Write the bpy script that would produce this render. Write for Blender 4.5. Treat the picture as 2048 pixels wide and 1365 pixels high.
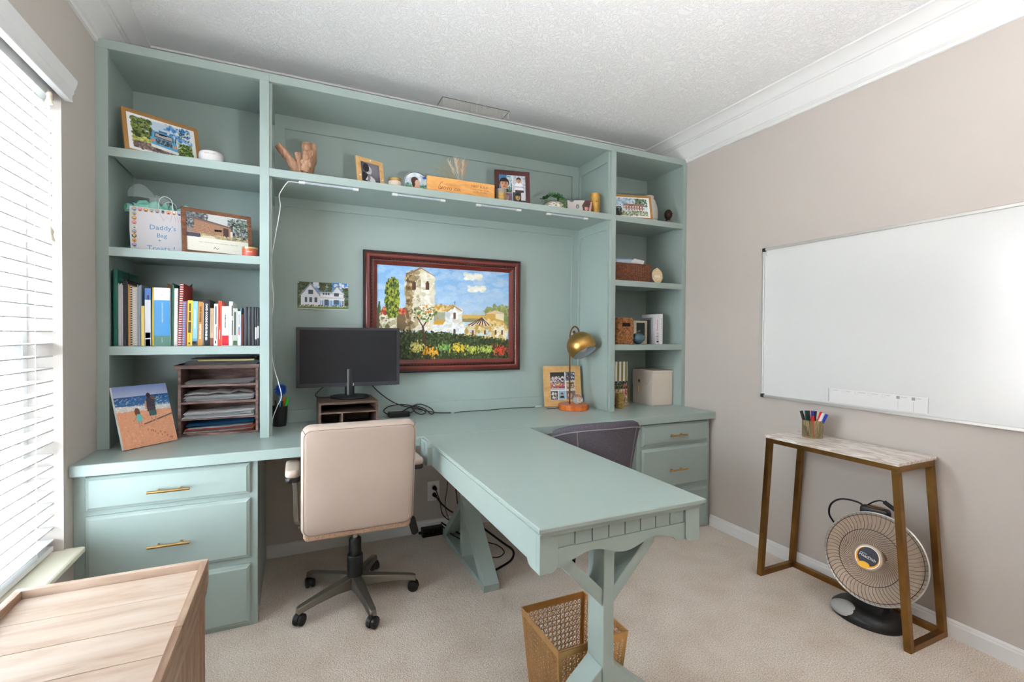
import bpy, bmesh, math, random
import numpy as np
from mathutils import Matrix, Vector
random.seed(7); np.random.seed(7)
for _o in list(bpy.data.objects): bpy.data.objects.remove(_o)
sc = bpy.context.scene; COL = sc.collection
PI = math.pi
def lin(c): return tuple(((x/255.0)/12.92 if x/255.0 <= .04045 else ((x/255.0+.055)/1.055)**2.4) for x in c[:3])

# ------------------------------------------------------------ camera
F_PX = 950.157; yaw, pit, rol = -.4285, -.0132, .0061
_f = Vector((-math.sin(yaw)*math.cos(pit), math.cos(yaw)*math.cos(pit), math.sin(pit)))
_r = Vector((math.cos(yaw), math.sin(yaw), 0)); _u = _r.cross(_f)
_r2 = _r*math.cos(rol)+_u*math.sin(rol); _u2 = _u*math.cos(rol)-_r*math.sin(rol)
cam_d = bpy.data.cameras.new('camera'); cam = bpy.data.objects.new('camera', cam_d); COL.objects.link(cam)
cam.matrix_world = Matrix(((_r2.x,_u2.x,-_f.x,.7642),(_r2.y,_u2.y,-_f.y,-2.949),(_r2.z,_u2.z,-_f.z,1.2594),(0,0,0,1)))
cam_d.sensor_width = 36.0; cam_d.lens = F_PX*36/2048; cam_d.clip_start = .02
sc.camera = cam
# ------------------------------------------------------------ daylight (plain bright sky), portals in the windows, exposure
w = bpy.data.worlds.new('sky'); sc.world = w; w.use_nodes = True
w.node_tree.nodes['Background'].inputs[0].default_value = (.79,.905,1.0,1)
w.node_tree.nodes['Background'].inputs[1].default_value = 21.0
def portal(loc, rot, sx, sy):
    l = bpy.data.lights.new('window_portal','AREA'); l.shape = 'RECTANGLE'; l.size = sx; l.size_y = sy
    l.cycles.is_portal = True
    o = bpy.data.objects.new('window_portal', l); COL.objects.link(o); o.location = loc; o.rotation_euler = rot
portal((-.15,-1.23,1.29),(0,-PI/2,0),1.7,1.06)
vs = sc.view_settings
vs.view_transform = 'Standard'; vs.look = 'None'; vs.gamma = 1; vs.use_curve_mapping = False; vs.exposure = 0.34
sc.cycles.max_bounces = 10; sc.cycles.diffuse_bounces = 6; sc.cycles.sample_clamp_indirect = 20

# ------------------------------------------------------------ helpers
def mat(name, col, rough=.5, metal=0, noise=None, bump=None, spec=.5, trans=0, alpha=1, emit=None, coat=0, sheen=0, ior=None, aniso=0):
    m = bpy.data.materials.new(name); m.use_nodes = True; nt = m.node_tree; N = nt.nodes; L = nt.links
    b = N['Principled BSDF']; c = (*lin(col),1)
    b.inputs['Base Color'].default_value = c; b.inputs['Roughness'].default_value = rough; b.inputs['Metallic'].default_value = metal
    b.inputs['Specular IOR Level'].default_value = spec
    if trans: b.inputs['Transmission Weight'].default_value = trans
    if ior: b.inputs['IOR'].default_value = ior
    if alpha < 1: b.inputs['Alpha'].default_value = alpha
    if coat: b.inputs['Coat Weight'].default_value = coat; b.inputs['Coat Roughness'].default_value = .1
    if sheen: b.inputs['Sheen Weight'].default_value = sheen
    if aniso: b.inputs['Anisotropic'].default_value = aniso
    if emit: b.inputs['Emission Color'].default_value = (*lin(emit[0]),1); b.inputs['Emission Strength'].default_value = emit[1]
    if noise or bump:
        tc = N.new('ShaderNodeTexCoord')
    if noise:
        sc_, amt = noise[:2]; n = N.new('ShaderNodeTexNoise'); n.inputs['Scale'].default_value = sc_; n.inputs['Detail'].default_value = 5
        L.new(tc.outputs['Object'], n.inputs['Vector'])
        r = N.new('ShaderNodeValToRGB'); r.color_ramp.elements[0].position = .3; r.color_ramp.elements[1].position = .7
        r.color_ramp.elements[0].color = (*[x*(1-amt) for x in c[:3]],1); r.color_ramp.elements[1].color = (*[min(1,x*(1+amt)) for x in c[:3]],1)
        L.new(n.outputs[0], r.inputs[0]); L.new(r.outputs[0], b.inputs['Base Color'])
    if bump:
        n = N.new('ShaderNodeTexNoise'); n.inputs['Scale'].default_value = bump[0]; n.inputs['Detail'].default_value = 3
        L.new(tc.outputs['Object'], n.inputs['Vector'])
        bp = N.new('ShaderNodeBump'); bp.inputs['Strength'].default_value = bump[1]; bp.inputs['Distance'].default_value = bump[2] if len(bump) > 2 else .002
        L.new(n.outputs[0], bp.inputs['Height']); L.new(bp.outputs[0], b.inputs['Normal'])
    return m
def wood(name, cols, scale=(1,14,14), rough=.5, metal=0, dens=3.0, rnd=True, bump=.15, warp=2.0):
    """long grain: noise stretched along one object axis, three-colour ramp"""
    m = bpy.data.materials.new(name); m.use_nodes = True; nt = m.node_tree; N = nt.nodes; L = nt.links
    b = N['Principled BSDF']; b.inputs['Roughness'].default_value = rough; b.inputs['Metallic'].default_value = metal
    tc = N.new('ShaderNodeTexCoord'); mp = N.new('ShaderNodeMapping'); mp.inputs['Scale'].default_value = scale
    L.new(tc.outputs['Object'], mp.inputs['Vector'])
    src = mp.outputs[0]
    if rnd:
        oi = N.new('ShaderNodeObjectInfo'); mu = N.new('ShaderNodeVectorMath'); mu.operation = 'ADD'
        cx = N.new('ShaderNodeCombineXYZ'); ml = N.new('ShaderNodeMath'); ml.operation = 'MULTIPLY'; ml.inputs[1].default_value = 37.0
        L.new(oi.outputs['Random'], ml.inputs[0]); L.new(ml.outputs[0], cx.inputs[0]); L.new(ml.outputs[0], cx.inputs[1]); L.new(ml.outputs[0], cx.inputs[2])
        L.new(src, mu.inputs[0]); L.new(cx.outputs[0], mu.inputs[1]); src = mu.outputs[0]
    n = N.new('ShaderNodeTexNoise'); n.inputs['Scale'].default_value = dens; n.inputs['Detail'].default_value = 8; n.inputs['Roughness'].default_value = .6; n.inputs['Distortion'].default_value = warp*.2
    L.new(src, n.inputs['Vector'])
    r = N.new('ShaderNodeValToRGB'); e = r.color_ramp.elements; e[0].position = .3; e[0].color = (*lin(cols[0]),1); e[1].position = .72; e[1].color = (*lin(cols[2]),1)
    k = e.new(.5); k.color = (*lin(cols[1]),1)
    L.new(n.outputs[0], r.inputs[0]); L.new(r.outputs[0], b.inputs['Base Color'])
    if bump:
        bp = N.new('ShaderNodeBump'); bp.inputs['Strength'].default_value = bump; bp.inputs['Distance'].default_value = .001
        L.new(n.outputs[0], bp.inputs['Height']); L.new(bp.outputs[0], b.inputs['Normal'])
    return m
def rot(ax, a): return Matrix.Rotation(a, 4, ax)
def tr(x, y, z): return Matrix.Translation((x, y, z))
MW = {}
class M:
    def __init__(s): s.v = []; s.f = []
    def add(s, vs, fs, mx=None):
        k = len(s.v)
        if mx is not None: vs = [tuple(mx @ Vector(p)) for p in vs]
        s.v += [tuple(p) for p in vs]; s.f += [tuple(i+k for i in q) for q in fs]; return s
    def box(s, x0, x1, y0, y1, z0, z1, mx=None):
        return s.add([(x0,y0,z0),(x1,y0,z0),(x1,y1,z0),(x0,y1,z0),(x0,y0,z1),(x1,y0,z1),(x1,y1,z1),(x0,y1,z1)],
                     [(0,3,2,1),(4,5,6,7),(0,1,5,4),(1,2,6,5),(2,3,7,6),(3,0,4,7)], mx)
    def prism(s, poly, ax, a0, a1, mx=None):
        n = len(poly)
        P = {'x':lambda a,p:(a,p[0],p[1]),'y':lambda a,p:(p[0],a,p[1]),'z':lambda a,p:(p[0],p[1],a)}[ax]
        return s.add([P(a0,p) for p in poly]+[P(a1,p) for p in poly],
                     [tuple(range(n))[::-1], tuple(range(n,2*n))]+[(i,(i+1)%n,n+(i+1)%n,n+i) for i in range(n)], mx)
    def cyl(s, p0, p1, r0, r1=None, n=16, cap=True, mx=None):
        r1 = r0 if r1 is None else r1; p0 = Vector(p0); p1 = Vector(p1); d = (p1-p0).normalized()
        a = d.orthogonal().normalized(); b = d.cross(a)
        vs = [p0+r0*(a*math.cos(2*PI*i/n)+b*math.sin(2*PI*i/n)) for i in range(n)]+[p1+r1*(a*math.cos(2*PI*i/n)+b*math.sin(2*PI*i/n)) for i in range(n)]
        fs = [(i,(i+1)%n,n+(i+1)%n,n+i) for i in range(n)]
        if cap: fs += [tuple(range(n))[::-1], tuple(range(n,2*n))]
        return s.add(vs, fs, mx)
    def tube(s, pts, r, n=8, closed=False, mx=None):
        P = [Vector(p) for p in pts]; m = len(P); rr = r if isinstance(r,(list,tuple)) else [r]*m
        vs = []; a = None
        for i in range(m):
            if closed: d = P[(i+1)%m]-P[i-1]
            else: d = P[min(i+1,m-1)]-P[max(i-1,0)]
            d.normalize()
            a = d.orthogonal() if a is None else (a-d*a.dot(d))
            a.normalize(); b = d.cross(a)
            vs += [P[i]+rr[i]*(a*math.cos(2*PI*j/n)+b*math.sin(2*PI*j/n)) for j in range(n)]
        fs = []
        for i in range(m if closed else m-1):
            k = (i+1)%m
            fs += [(i*n+j,i*n+(j+1)%n,k*n+(j+1)%n,k*n+j) for j in range(n)]
        if not closed: fs += [tuple(range(n))[::-1], tuple(range((m-1)*n,m*n))]
        return s.add(vs, fs, mx)
    def lathe(s, prof, n=32, mx=None, ribs=0, ramp=0, cap=True):
        vs = []; fs = []; m = len(prof)
        for (r,z) in prof:
            for i in range(n):
                a = 2*PI*i/n; q = r*(1+(ramp*math.cos(ribs*a) if ribs else 0)); vs.append((q*math.cos(a),q*math.sin(a),z))
        for k in range(m-1): fs += [(k*n+i,k*n+(i+1)%n,(k+1)*n+(i+1)%n,(k+1)*n+i) for i in range(n)]
        if cap and prof[0][0] > 1e-6: fs.append(tuple(range(n))[::-1])
        if cap and prof[-1][0] > 1e-6: fs.append(tuple(range((m-1)*n,m*n)))
        return s.add(vs, fs, mx)
    def sphere(s, c, r, nu=20, nv=12, sc_=(1,1,1), mx=None):
        prof = [(max(1e-5,r*math.sin(PI*k/nv)),-r*math.cos(PI*k/nv)) for k in range(nv+1)]
        m2 = tr(*c) @ Matrix.Diagonal((*sc_,1))
        return s.lathe(prof, nu, m2 if mx is None else mx @ m2)
    def grid(s, fn, nu, nv, wrap=False, mx=None):
        vs = [fn(i/nu if wrap else i/(nu-1), j/(nv-1)) for j in range(nv) for i in range(nu)]
        fs = [(j*nu+i,j*nu+(i+1)%nu,(j+1)*nu+(i+1)%nu,(j+1)*nu+i) for j in range(nv-1) for i in range(nu if wrap else nu-1)]
        return s.add(vs, fs, mx)
    def slab(s, w, h, t, rc=.02, re=.006, mx=None, nc=5, ne=3, puff=0):
        """rounded slab, centred, w along X, h along Y, thickness t along Z"""
        def ring(ins, z):
            o = []; W2 = w/2-ins; H2 = h/2-ins; r = max(.0005, min(rc, W2, H2)-ins*.6)
            for cx, cy, a0 in ((W2-r,H2-r,0),(-W2+r,H2-r,PI/2),(-W2+r,-H2+r,PI),(W2-r,-H2+r,1.5*PI)):
                for k in range(nc+1):
                    a = a0+PI/2*k/nc; o.append((cx+r*math.cos(a), cy+r*math.sin(a), z))
            return o
        rings = [ring(re*(1-math.sin(PI/2*k/ne)), -t/2+re*(1-math.cos(PI/2*k/ne))) for k in range(ne+1)]
        rings += [ring(re*(1-math.cos(PI/2*k/ne)), t/2-re*(1-math.sin(PI/2*k/ne))) for k in range(ne+1)]
        n = len(rings[0]); vs = [p for r_ in rings for p in r_]; fs = []
        for k in range(len(rings)-1): fs += [(k*n+i,k*n+(i+1)%n,(k+1)*n+(i+1)%n,(k+1)*n+i) for i in range(n)]
        if puff:
            for q,z,sg in ((rings[0],-t/2,-1),(rings[-1],t/2,1)):
                base = 0 if sg < 0 else (len(rings)-1)*n; prev = base
                for lv,(f,pz) in enumerate(((.9,.45),(.65,.8),(.35,1.0))):
                    k = len(vs); vs += [(p[0]*f,p[1]*f,z+sg*puff*pz) for p in q]
                    fs += [(prev+i,prev+(i+1)%n,k+(i+1)%n,k+i) for i in range(n)]; prev = k
                fs.append(tuple(range(prev,prev+n)))
        else: fs += [tuple(range(n))[::-1], tuple(range(len(vs)-n,len(vs)))]
        return s.add(vs, fs, mx)
    def obj(s, name, m, parent=None, bevel=0, smooth=False, seg=2, label=None, world=False, normals=True):
        me = bpy.data.meshes.new(name)
        vs = s.v
        if world and parent is not None:
            inv = MW[parent].inverted(); vs = [tuple(inv @ Vector(p)) for p in vs]
        me.from_pydata(vs, [], s.f)
        if normals:
            b = bmesh.new(); b.from_mesh(me); bmesh.ops.recalc_face_normals(b, faces=b.faces); b.to_mesh(me); b.free()
        me.materials.append(m)
        if smooth:
            me.shade_smooth(); me.set_sharp_from_angle(angle=math.radians(smooth if smooth > 1 else 40))
        o = bpy.data.objects.new(name, me); COL.objects.link(o)
        if parent is not None: o.parent = parent; MW[o] = MW[parent]
        else: MW[o] = Matrix.Identity(4)
        if bevel:
            d = o.modifiers.new('bevel','BEVEL'); d.width = bevel; d.segments = seg; d.limit_method = 'ANGLE'; d.angle_limit = math.radians(35)
        if label: o['label'] = label
        return o
def thing(name, label, cat, loc=(0,0,0), rz=0, group=None):
    o = bpy.data.objects.new(name, None); COL.objects.link(o); o.empty_display_size = .05
    o.location = loc; o.rotation_euler = (0,0,rz); o['label'] = label; o['category'] = cat
    if group: o['group'] = group
    MW[o] = tr(*loc) @ rot('Z', rz)
    return o
def tag(o, label, cat, group=None):
    o['label'] = label; o['category'] = cat
    if group: o['group'] = group
    return o
def struct(o, label=None):
    o['kind'] = 'structure'
    if label: o['label'] = label
    return o
def text(s, name, m, parent, mx, size=.02, align='CENTER', extrude=.0003, sx=1.0, bold=0, spacing=1.0):
    """lettering in the XY plane of mx (X = reading direction, Y = up, Z towards the reader)"""
    c = bpy.data.curves.new('t','FONT'); c.body = s; c.size = size; c.align_x = align; c.align_y = 'CENTER'; c.extrude = extrude; c.resolution_u = 2
    c.offset = bold; c.space_character = spacing
    t = bpy.data.objects.new('t', c); COL.objects.link(t)
    me = bpy.data.meshes.new_from_object(t.evaluated_get(bpy.context.evaluated_depsgraph_get())); bpy.data.objects.remove(t)
    me.transform(mx @ Matrix.Diagonal((sx,1,1,1))); me.materials.clear(); me.materials.append(m); me.name = name
    o = bpy.data.objects.new(name, me); COL.objects.link(o)
    if parent is not None: o.parent = parent
    return o
def basis(o, x, y):
    x = Vector(x).normalized(); y = Vector(y).normalized(); z = x.cross(y)
    return Matrix(((x.x,y.x,z.x,o[0]),(x.y,y.y,z.y,o[1]),(x.z,y.z,z.z,o[2]),(0,0,0,1)))
def spline(pts, n=8):
    P = [Vector(p) for p in pts]; o = []
    for i in range(len(P)-1):
        a = P[max(i-1,0)]; b = P[i]; c = P[i+1]; d = P[min(i+2,len(P)-1)]
        for k in range(n):
            t = k/n; o.append(.5*((2*b)+(c-a)*t+(2*a-5*b+4*c-d)*t*t+(3*b-3*c+d-a)*t**3))
    return o+[P[-1]]

# ---------- flat prints: a fine grid of points whose colours are computed here
class Cv:
    def __init__(s, nx, ny, bg=(255,255,255)):
        s.nx, s.ny = nx, ny; s.a = np.empty((ny,nx,3)); s.a[:] = bg
        s.X, s.Y = np.meshgrid((np.arange(nx)+.5)/nx, (np.arange(ny)+.5)/ny)
    def put(s, m, c, al=1.0): s.a[m] = s.a[m]*(1-al)+np.array(c)*al; return s
    def rect(s, x0, y0, x1, y1, c, al=1.0): return s.put((s.X>=x0)&(s.X<x1)&(s.Y>=y0)&(s.Y<y1), c, al)
    def ell(s, cx, cy, rx, ry, c, al=1.0): return s.put(((s.X-cx)/rx)**2+((s.Y-cy)/ry)**2 < 1, c, al)
    def inpoly(s, P):
        m = np.zeros(s.X.shape, bool); j = len(P)-1
        for i in range(len(P)):
            xi, yi = P[i]; xj, yj = P[j]
            with np.errstate(divide='ignore', invalid='ignore'):
                m ^= ((yi > s.Y) != (yj > s.Y)) & (s.X < (xj-xi)*(s.Y-yi)/(yj-yi+1e-12)+xi)
            j = i
        return m
    def poly(s, P, c, al=1.0): return s.put(s.inpoly(P), c, al)
    def line(s, p, q, wd, c, al=1.0):
        dx, dy = q[0]-p[0], q[1]-p[1]; l2 = dx*dx+dy*dy+1e-12
        t = np.clip(((s.X-p[0])*dx+(s.Y-p[1])*dy)/l2, 0, 1)
        asp = s.ny/s.nx
        return s.put(np.hypot(s.X-p[0]-t*dx, (s.Y-p[1]-t*dy)*asp) < wd, c, al)
    def grad(s, y0, y1, c0, c1):
        m = (s.Y>=y0)&(s.Y<=y1); t = ((s.Y-y0)/(y1-y0))[m][:,None]; s.a[m] = np.array(c0)*(1-t)+np.array(c1)*t; return s
    def dabs(s, region, cols, n, r=(.004,.012), asp=None, al=.85, seed=1):
        """paint dabs inside region=(x0,y0,x1,y1) or a polygon"""
        g = random.Random(seed); poly = None
        if len(region) != 4 or not isinstance(region[0], (int,float)): poly = s.inpoly(region); xs = [p[0] for p in region]; ys = [p[1] for p in region]; x0,x1,y0,y1 = min(xs),max(xs),min(ys),max(ys)
        else: x0,y0,x1,y1 = region
        A = s.nx/s.ny
        for _ in range(n):
            x = g.uniform(x0,x1); y = g.uniform(y0,y1)
            if poly is not None and not poly[min(s.ny-1,max(0,int(y*s.ny))), min(s.nx-1,max(0,int(x*s.nx)))]: continue
            rr = g.uniform(*r); e = g.uniform(.5,1.6) if asp is None else asp
            i0 = max(0,int((x-rr*2)*s.nx)); i1 = min(s.nx,int((x+rr*2)*s.nx)+2); j0 = max(0,int((y-rr*3*A)*s.ny)); j1 = min(s.ny,int((y+rr*3*A)*s.ny)+2)
            sub = (slice(j0,j1),slice(i0,i1)); m = ((s.X[sub]-x)/rr)**2+((s.Y[sub]-y)/(rr*A*e))**2 < 1
            c = np.array(g.choice(cols))+g.uniform(-12,12); v = s.a[sub]; v[m] = v[m]*(1-al)+c*al
        return s
    def face(s, cx, cy, r, skin, hair, shirt=None, long=False):
        k=s.nx/s.ny; dk=tuple(v*.72 for v in skin); lt=tuple(min(255,v*1.12) for v in skin)
        if shirt is not None: s.poly([(cx-r*1.9,cy-r*k*2.6),(cx-r*1.3,cy-r*k*1.35),(cx-r*.5,cy-r*k*1.0),(cx+r*.5,cy-r*k*1.0),(cx+r*1.3,cy-r*k*1.35),(cx+r*1.9,cy-r*k*2.6)],shirt)
        if long: s.ell(cx,cy-r*k*.35,r*1.3,r*k*1.7,hair)
        s.rect(cx-r*.38,cy-r*k*1.35,cx+r*.38,cy-r*k*.6,dk); s.ell(cx,cy+r*k*.28,r*1.08,r*k*1.12,hair); s.ell(cx,cy-r*k*.08,r*.88,r*k*1.12,skin)
        s.ell(cx+r*.35,cy-r*k*.2,r*.42,r*k*.7,dk,.35); s.ell(cx-r*.3,cy-r*k*.1,r*.35,r*k*.6,lt,.4)
        for e in (-.36,.36): s.ell(cx+e*r,cy+r*k*.08,r*.15,r*k*.09,(40,30,28)); s.ell(cx+e*r,cy+r*k*.32,r*.26,r*k*.06,hair)
        s.ell(cx,cy-r*k*.22,r*.14,r*k*.2,dk,.5); s.ell(cx,cy-r*k*.58,r*.34,r*k*.1,(150,72,70)); s.poly([(cx-r*.9,cy+r*k*.5),(cx+r*.9,cy+r*k*.5),(cx+r*.7,cy+r*k*1.1),(cx-r*.7,cy+r*k*1.1)],hair)
        return s
    def noise(s, amt, seed=0):
        s.a += np.random.RandomState(seed).normal(0, amt, s.a.shape[:2])[:,:,None]; return s
print_mats = {}
def printmat(rough):
    if rough not in print_mats:
        m = bpy.data.materials.new('printed_surface'); m.use_nodes = True; N = m.node_tree.nodes; at = N.new('ShaderNodeVertexColor'); at.layer_name = 'Col'
        m.node_tree.links.new(at.outputs[0], N['Principled BSDF'].inputs['Base Color']); N['Principled BSDF'].inputs['Roughness'].default_value = rough
        print_mats[rough] = m
    return print_mats[rough]
def print_obj(name, cv, w, h, mx, parent, rough=.4, label=None, mask=None, curl=None):
    """cv drawn with y up on a w x h rectangle whose lower-left corner is the origin of mx"""
    nx, ny = cv.nx, cv.ny
    vs = np.stack([cv.X*w*nx/(nx) , cv.Y*h, np.zeros_like(cv.X)], -1)
    vs[:,:,0] = (np.arange(nx)/(nx-1)*w)[None,:]; vs[:,:,1] = (np.arange(ny)/(ny-1)*h)[:,None]
    if curl: vs[:,:,2] = curl(vs[:,:,0]/w, vs[:,:,1]/h)
    vs = vs.reshape(-1,3)
    R = np.array(mx.to_3x3()); vs = vs @ R.T + np.array(mx.translation)
    i = np.arange(nx-1)[None,:]+np.arange(ny-1)[:,None]*nx
    fs = np.stack([i, i+1, i+1+nx, i+nx], -1)
    if mask is not None: fs = fs[mask(cv.X[:-1,:-1], cv.Y[:-1,:-1])]
    fs = fs.reshape(-1,4)
    me = bpy.data.meshes.new(name); me.from_pydata(vs.tolist(), [], fs.tolist())
    c = np.clip(cv.a,0,255)/255; c = np.where(c <= .04045, c/12.92, ((c+.055)/1.055)**2.4)
    at = me.attributes.new('Col','FLOAT_COLOR','POINT'); at.data.foreach_set('color', np.concatenate([c.reshape(-1,3), np.ones((nx*ny,1))],1).astype(np.float32).ravel())
    me.materials.append(printmat(rough)); o = bpy.data.objects.new(name, me); COL.objects.link(o)
    if parent is not None: o.parent = parent
    if label: o['label'] = label
    return o
# ------------------------------------------------------------ materials
W = 3.281; ZC = 2.65; YB = .02; YR = -4.6
def mat_carpet():
    m = mat('carpet',(205,192,180),.95,spec=.1); nt = m.node_tree; N = nt.nodes; L = nt.links; b = N['Principled BSDF']
    tc = N.new('ShaderNodeTexCoord')
    def nz(s,d=4):
        n = N.new('ShaderNodeTexNoise'); n.inputs['Scale'].default_value = s; n.inputs['Detail'].default_value = d; L.new(tc.outputs['Object'], n.inputs['Vector']); return n
    n1 = nz(230,2); n2 = nz(4.5,5); n3 = nz(70,3)
    r1 = N.new('ShaderNodeValToRGB'); e = r1.color_ramp.elements; e[0].position = .3; e[0].color = (*lin((194,178,164)),1); e[1].position = .68; e[1].color = (*lin((253,243,231)),1)
    L.new(n1.outputs[0], r1.inputs[0])
    r2 = N.new('ShaderNodeValToRGB'); e = r2.color_ramp.elements; e[0].position = .25; e[0].color = (*lin((238,233,228)),1); e[1].position = .6; e[1].color = (1,1,1,1)
    L.new(n2.outputs[0], r2.inputs[0])
    mx = N.new('ShaderNodeMix'); mx.data_type = 'RGBA'; mx.blend_type = 'MULTIPLY'; mx.inputs[0].default_value = 1
    L.new(r1.outputs[0], mx.inputs[6]); L.new(r2.outputs[0], mx.inputs[7]); L.new(mx.outputs[2], b.inputs['Base Color'])
    ad = N.new('ShaderNodeMath'); ad.operation = 'ADD'; L.new(n1.outputs[0], ad.inputs[0]); L.new(n3.outputs[0], ad.inputs[1])
    bp = N.new('ShaderNodeBump'); bp.inputs['Strength'].default_value = .8; bp.inputs['Distance'].default_value = .006
    L.new(ad.outputs[0], bp.inputs['Height']); L.new(bp.outputs[0], b.inputs['Normal']); return m
def mat_ceiling():
    m = mat('ceiling_plaster',(244,244,244),.9,spec=.2); nt = m.node_tree; N = nt.nodes; L = nt.links; b = N['Principled BSDF']
    tc = N.new('ShaderNodeTexCoord'); n0 = N.new('ShaderNodeTexNoise'); n0.inputs['Scale'].default_value = 9; n0.inputs['Detail'].default_value = 2
    L.new(tc.outputs['Object'], n0.inputs['Vector'])
    mx = N.new('ShaderNodeVectorMath'); mx.operation = 'MULTIPLY_ADD'; mx.inputs[1].default_value = (.10,.10,.10)
    L.new(n0.outputs['Color'], mx.inputs[0]); L.new(tc.outputs['Object'], mx.inputs[2])
    n = N.new('ShaderNodeTexNoise'); n.inputs['Scale'].default_value = 42; n.inputs['Detail'].default_value = 5; n.inputs['Roughness'].default_value = .6; n.inputs['Distortion'].default_value = 1.2
    L.new(mx.outputs[0], n.inputs['Vector'])
    r = N.new('ShaderNodeValToRGB'); e = r.color_ramp.elements; e[0].position = .46; e[0].color = (0,0,0,1); e[1].position = .6; e[1].color = (1,1,1,1)
    k = e.new(.53); k.color = (.9,.9,.9,1); e[2].color = (.35,.35,.35,1)
    L.new(n.outputs[0], r.inputs[0])
    bp = N.new('ShaderNodeBump'); bp.inputs['Strength'].default_value = .5; bp.inputs['Distance'].default_value = .006
    L.new(r.outputs[0], bp.inputs['Height']); L.new(bp.outputs[0], b.inputs['Normal']); return m
m_carpet = mat_carpet(); m_ceil = mat_ceiling()
m_wall = mat('wall_paint',(195,187,180),.75,bump=(120,.12,.001),spec=.3)
m_trim = mat('white_trim_paint',(228,228,227),.35)
m_green = mat('sage_green_paint',(158,174,169),.33,bump=(260,.05,.0006))
m_green_rough = mat('sage_green_rolled_paint',(158,174,169),.3,bump=(210,.3,.0009))
m_cream = mat('cream_sill_paint',(236,230,210),.4)
m_brass = mat('brushed_brass',(196,160,104),.32,1,noise=(60,.1))
m_white = mat('white_plastic',(242,242,240),.4)
m_black = mat('black_plastic',(24,24,26),.4)
m_blackmatte = mat('black_rubber',(16,16,17),.6)
m_glass = mat('window_glass',(255,255,255),.0,trans=1,ior=1.01)
m_dark = mat('dark_gap',(18,20,19),.9)
# ------------------------------------------------------------ room shell
struct(M().box(-.14,W+.12,YR-.14,YB+.12,-.1,0).obj('floor', m_carpet))
struct(M().box(-.14,W+.12,YR-.14,YB+.12,ZC,ZC+.1).obj('ceiling', m_ceil))
struct(M().box(-.14,W+.12,YB,YB+.12,0,ZC).obj('wall_back', m_wall))
struct(M().box(W,W+.12,YR-.14,YB,0,ZC).obj('wall_right', m_wall))
WY0, WY1, WZ0, WZ1 = -1.76, -.712, .44, 2.15     # near window opening
w = M(); w.box(-.14,0,WY1,YB,0,ZC); w.box(-.14,0,YR-.14,WY0,0,ZC); w.box(-.14,0,WY0,WY1,0,WZ0); w.box(-.14,0,WY0,WY1,WZ1,ZC)
struct(w.obj('wall_left', m_wall))
struct(M().box(0,W,YR-.14,YR,0,ZC).obj('wall_front', m_wall))
# crown moulding, profile (projection, height), run along each wall
CP = [(0,2.65),(.13,2.65),(.128,2.642),(.112,2.637),(.094,2.625),(.082,2.611),(.078,2.603),(.074,2.599),(.068,2.598),(.064,2.592),(.056,2.588),(.026,2.508),(.027,2.503),(.022,2.497),(.014,2.493),(.011,2.487),(.012,2.479),(0,2.478)]
def crown(name, P):
    return struct(P.obj(name, m_trim, smooth=28))
crown('trim_1', M().prism([(W-p,z) for p,z in CP],'y',YR,YB))
crown('trim_2', M().prism([(p,z) for p,z in CP],'y',YR,YB))
crown('trim_3', M().prism([(YB-p,z) for p,z in CP],'x',0,W))
BP = [(0,0),(.014,0),(.014,.055),(.011,.062),(.011,.066),(.006,.071),(0,.073)]
struct(M().prism([(W-p,z) for p,z in BP],'y',YR,-.64).obj('baseboard_right', m_trim))
struct(M().prism([(YB-p,z) for p,z in BP],'x',.62,2.66).obj('baseboard_back', m_trim))
struct(M().prism([(p,z) for p,z in BP],'y',YR,-.66).obj('baseboard_left', m_trim))
# ------------------------------------------------------------ windows
def window(name, y0, y1, z0, z1):
    t = bpy.data.objects.new(name, None); COL.objects.link(t); t.location = (-.12,(y0+y1)/2,z0); t['kind'] = 'structure'; MW[t] = tr(*t.location)
    x0, x1 = -.135, -.095; zm = (z0+z1)/2-.09
    f = M().box(x0,x1,y0,y0+.035,z0,z1).box(x0,x1,y1-.035,y1,z0,z1).box(x0,x1,y0+.035,y1-.035,z0,z0+.04).box(x0,x1,y0+.035,y1-.035,z1-.035,z1)
    f.obj('window_frame', m_trim, t, bevel=.002, world=True)
    for k,(a,b,xx) in enumerate(((z0+.04,zm+.02,-.11),(zm-.02,z1-.035,-.122))):
        s = M().box(xx-.012,xx+.012,y0+.035,y0+.075,a,b).box(xx-.012,xx+.012,y1-.075,y1-.035,a,b).box(xx-.012,xx+.012,y0+.075,y1-.075,a,a+.04).box(xx-.012,xx+.012,y0+.075,y1-.075,b-.04,b)
        for q in range(1,3):
            yy = y0+.075+(y1-y0-.15)*q/3; s.box(xx-.006,xx+.006,yy-.009,yy+.009,a+.04,b-.04)
        zz = (a+b)/2; s.box(xx-.006,xx+.006,y0+.075,y1-.075,zz-.009,zz+.009)
        so = s.obj('sash', m_trim, t, world=True)
        M().box(xx-.001,xx+.001,y0+.07,y1-.07,a+.03,b-.03).obj('pane', m_glass, so, world=True)
    return t
w1 = window('window_1', WY0, WY1, WZ0, WZ1)
M().prism([(-.095,.44),(-.095,.465),(.050,.465),(.056,.461),(.056,.446),(.05,.44)],'y',WY0-.04,WY1+.015).obj('window_sill', m_cream, w1, bevel=.002, world=True)
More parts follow.
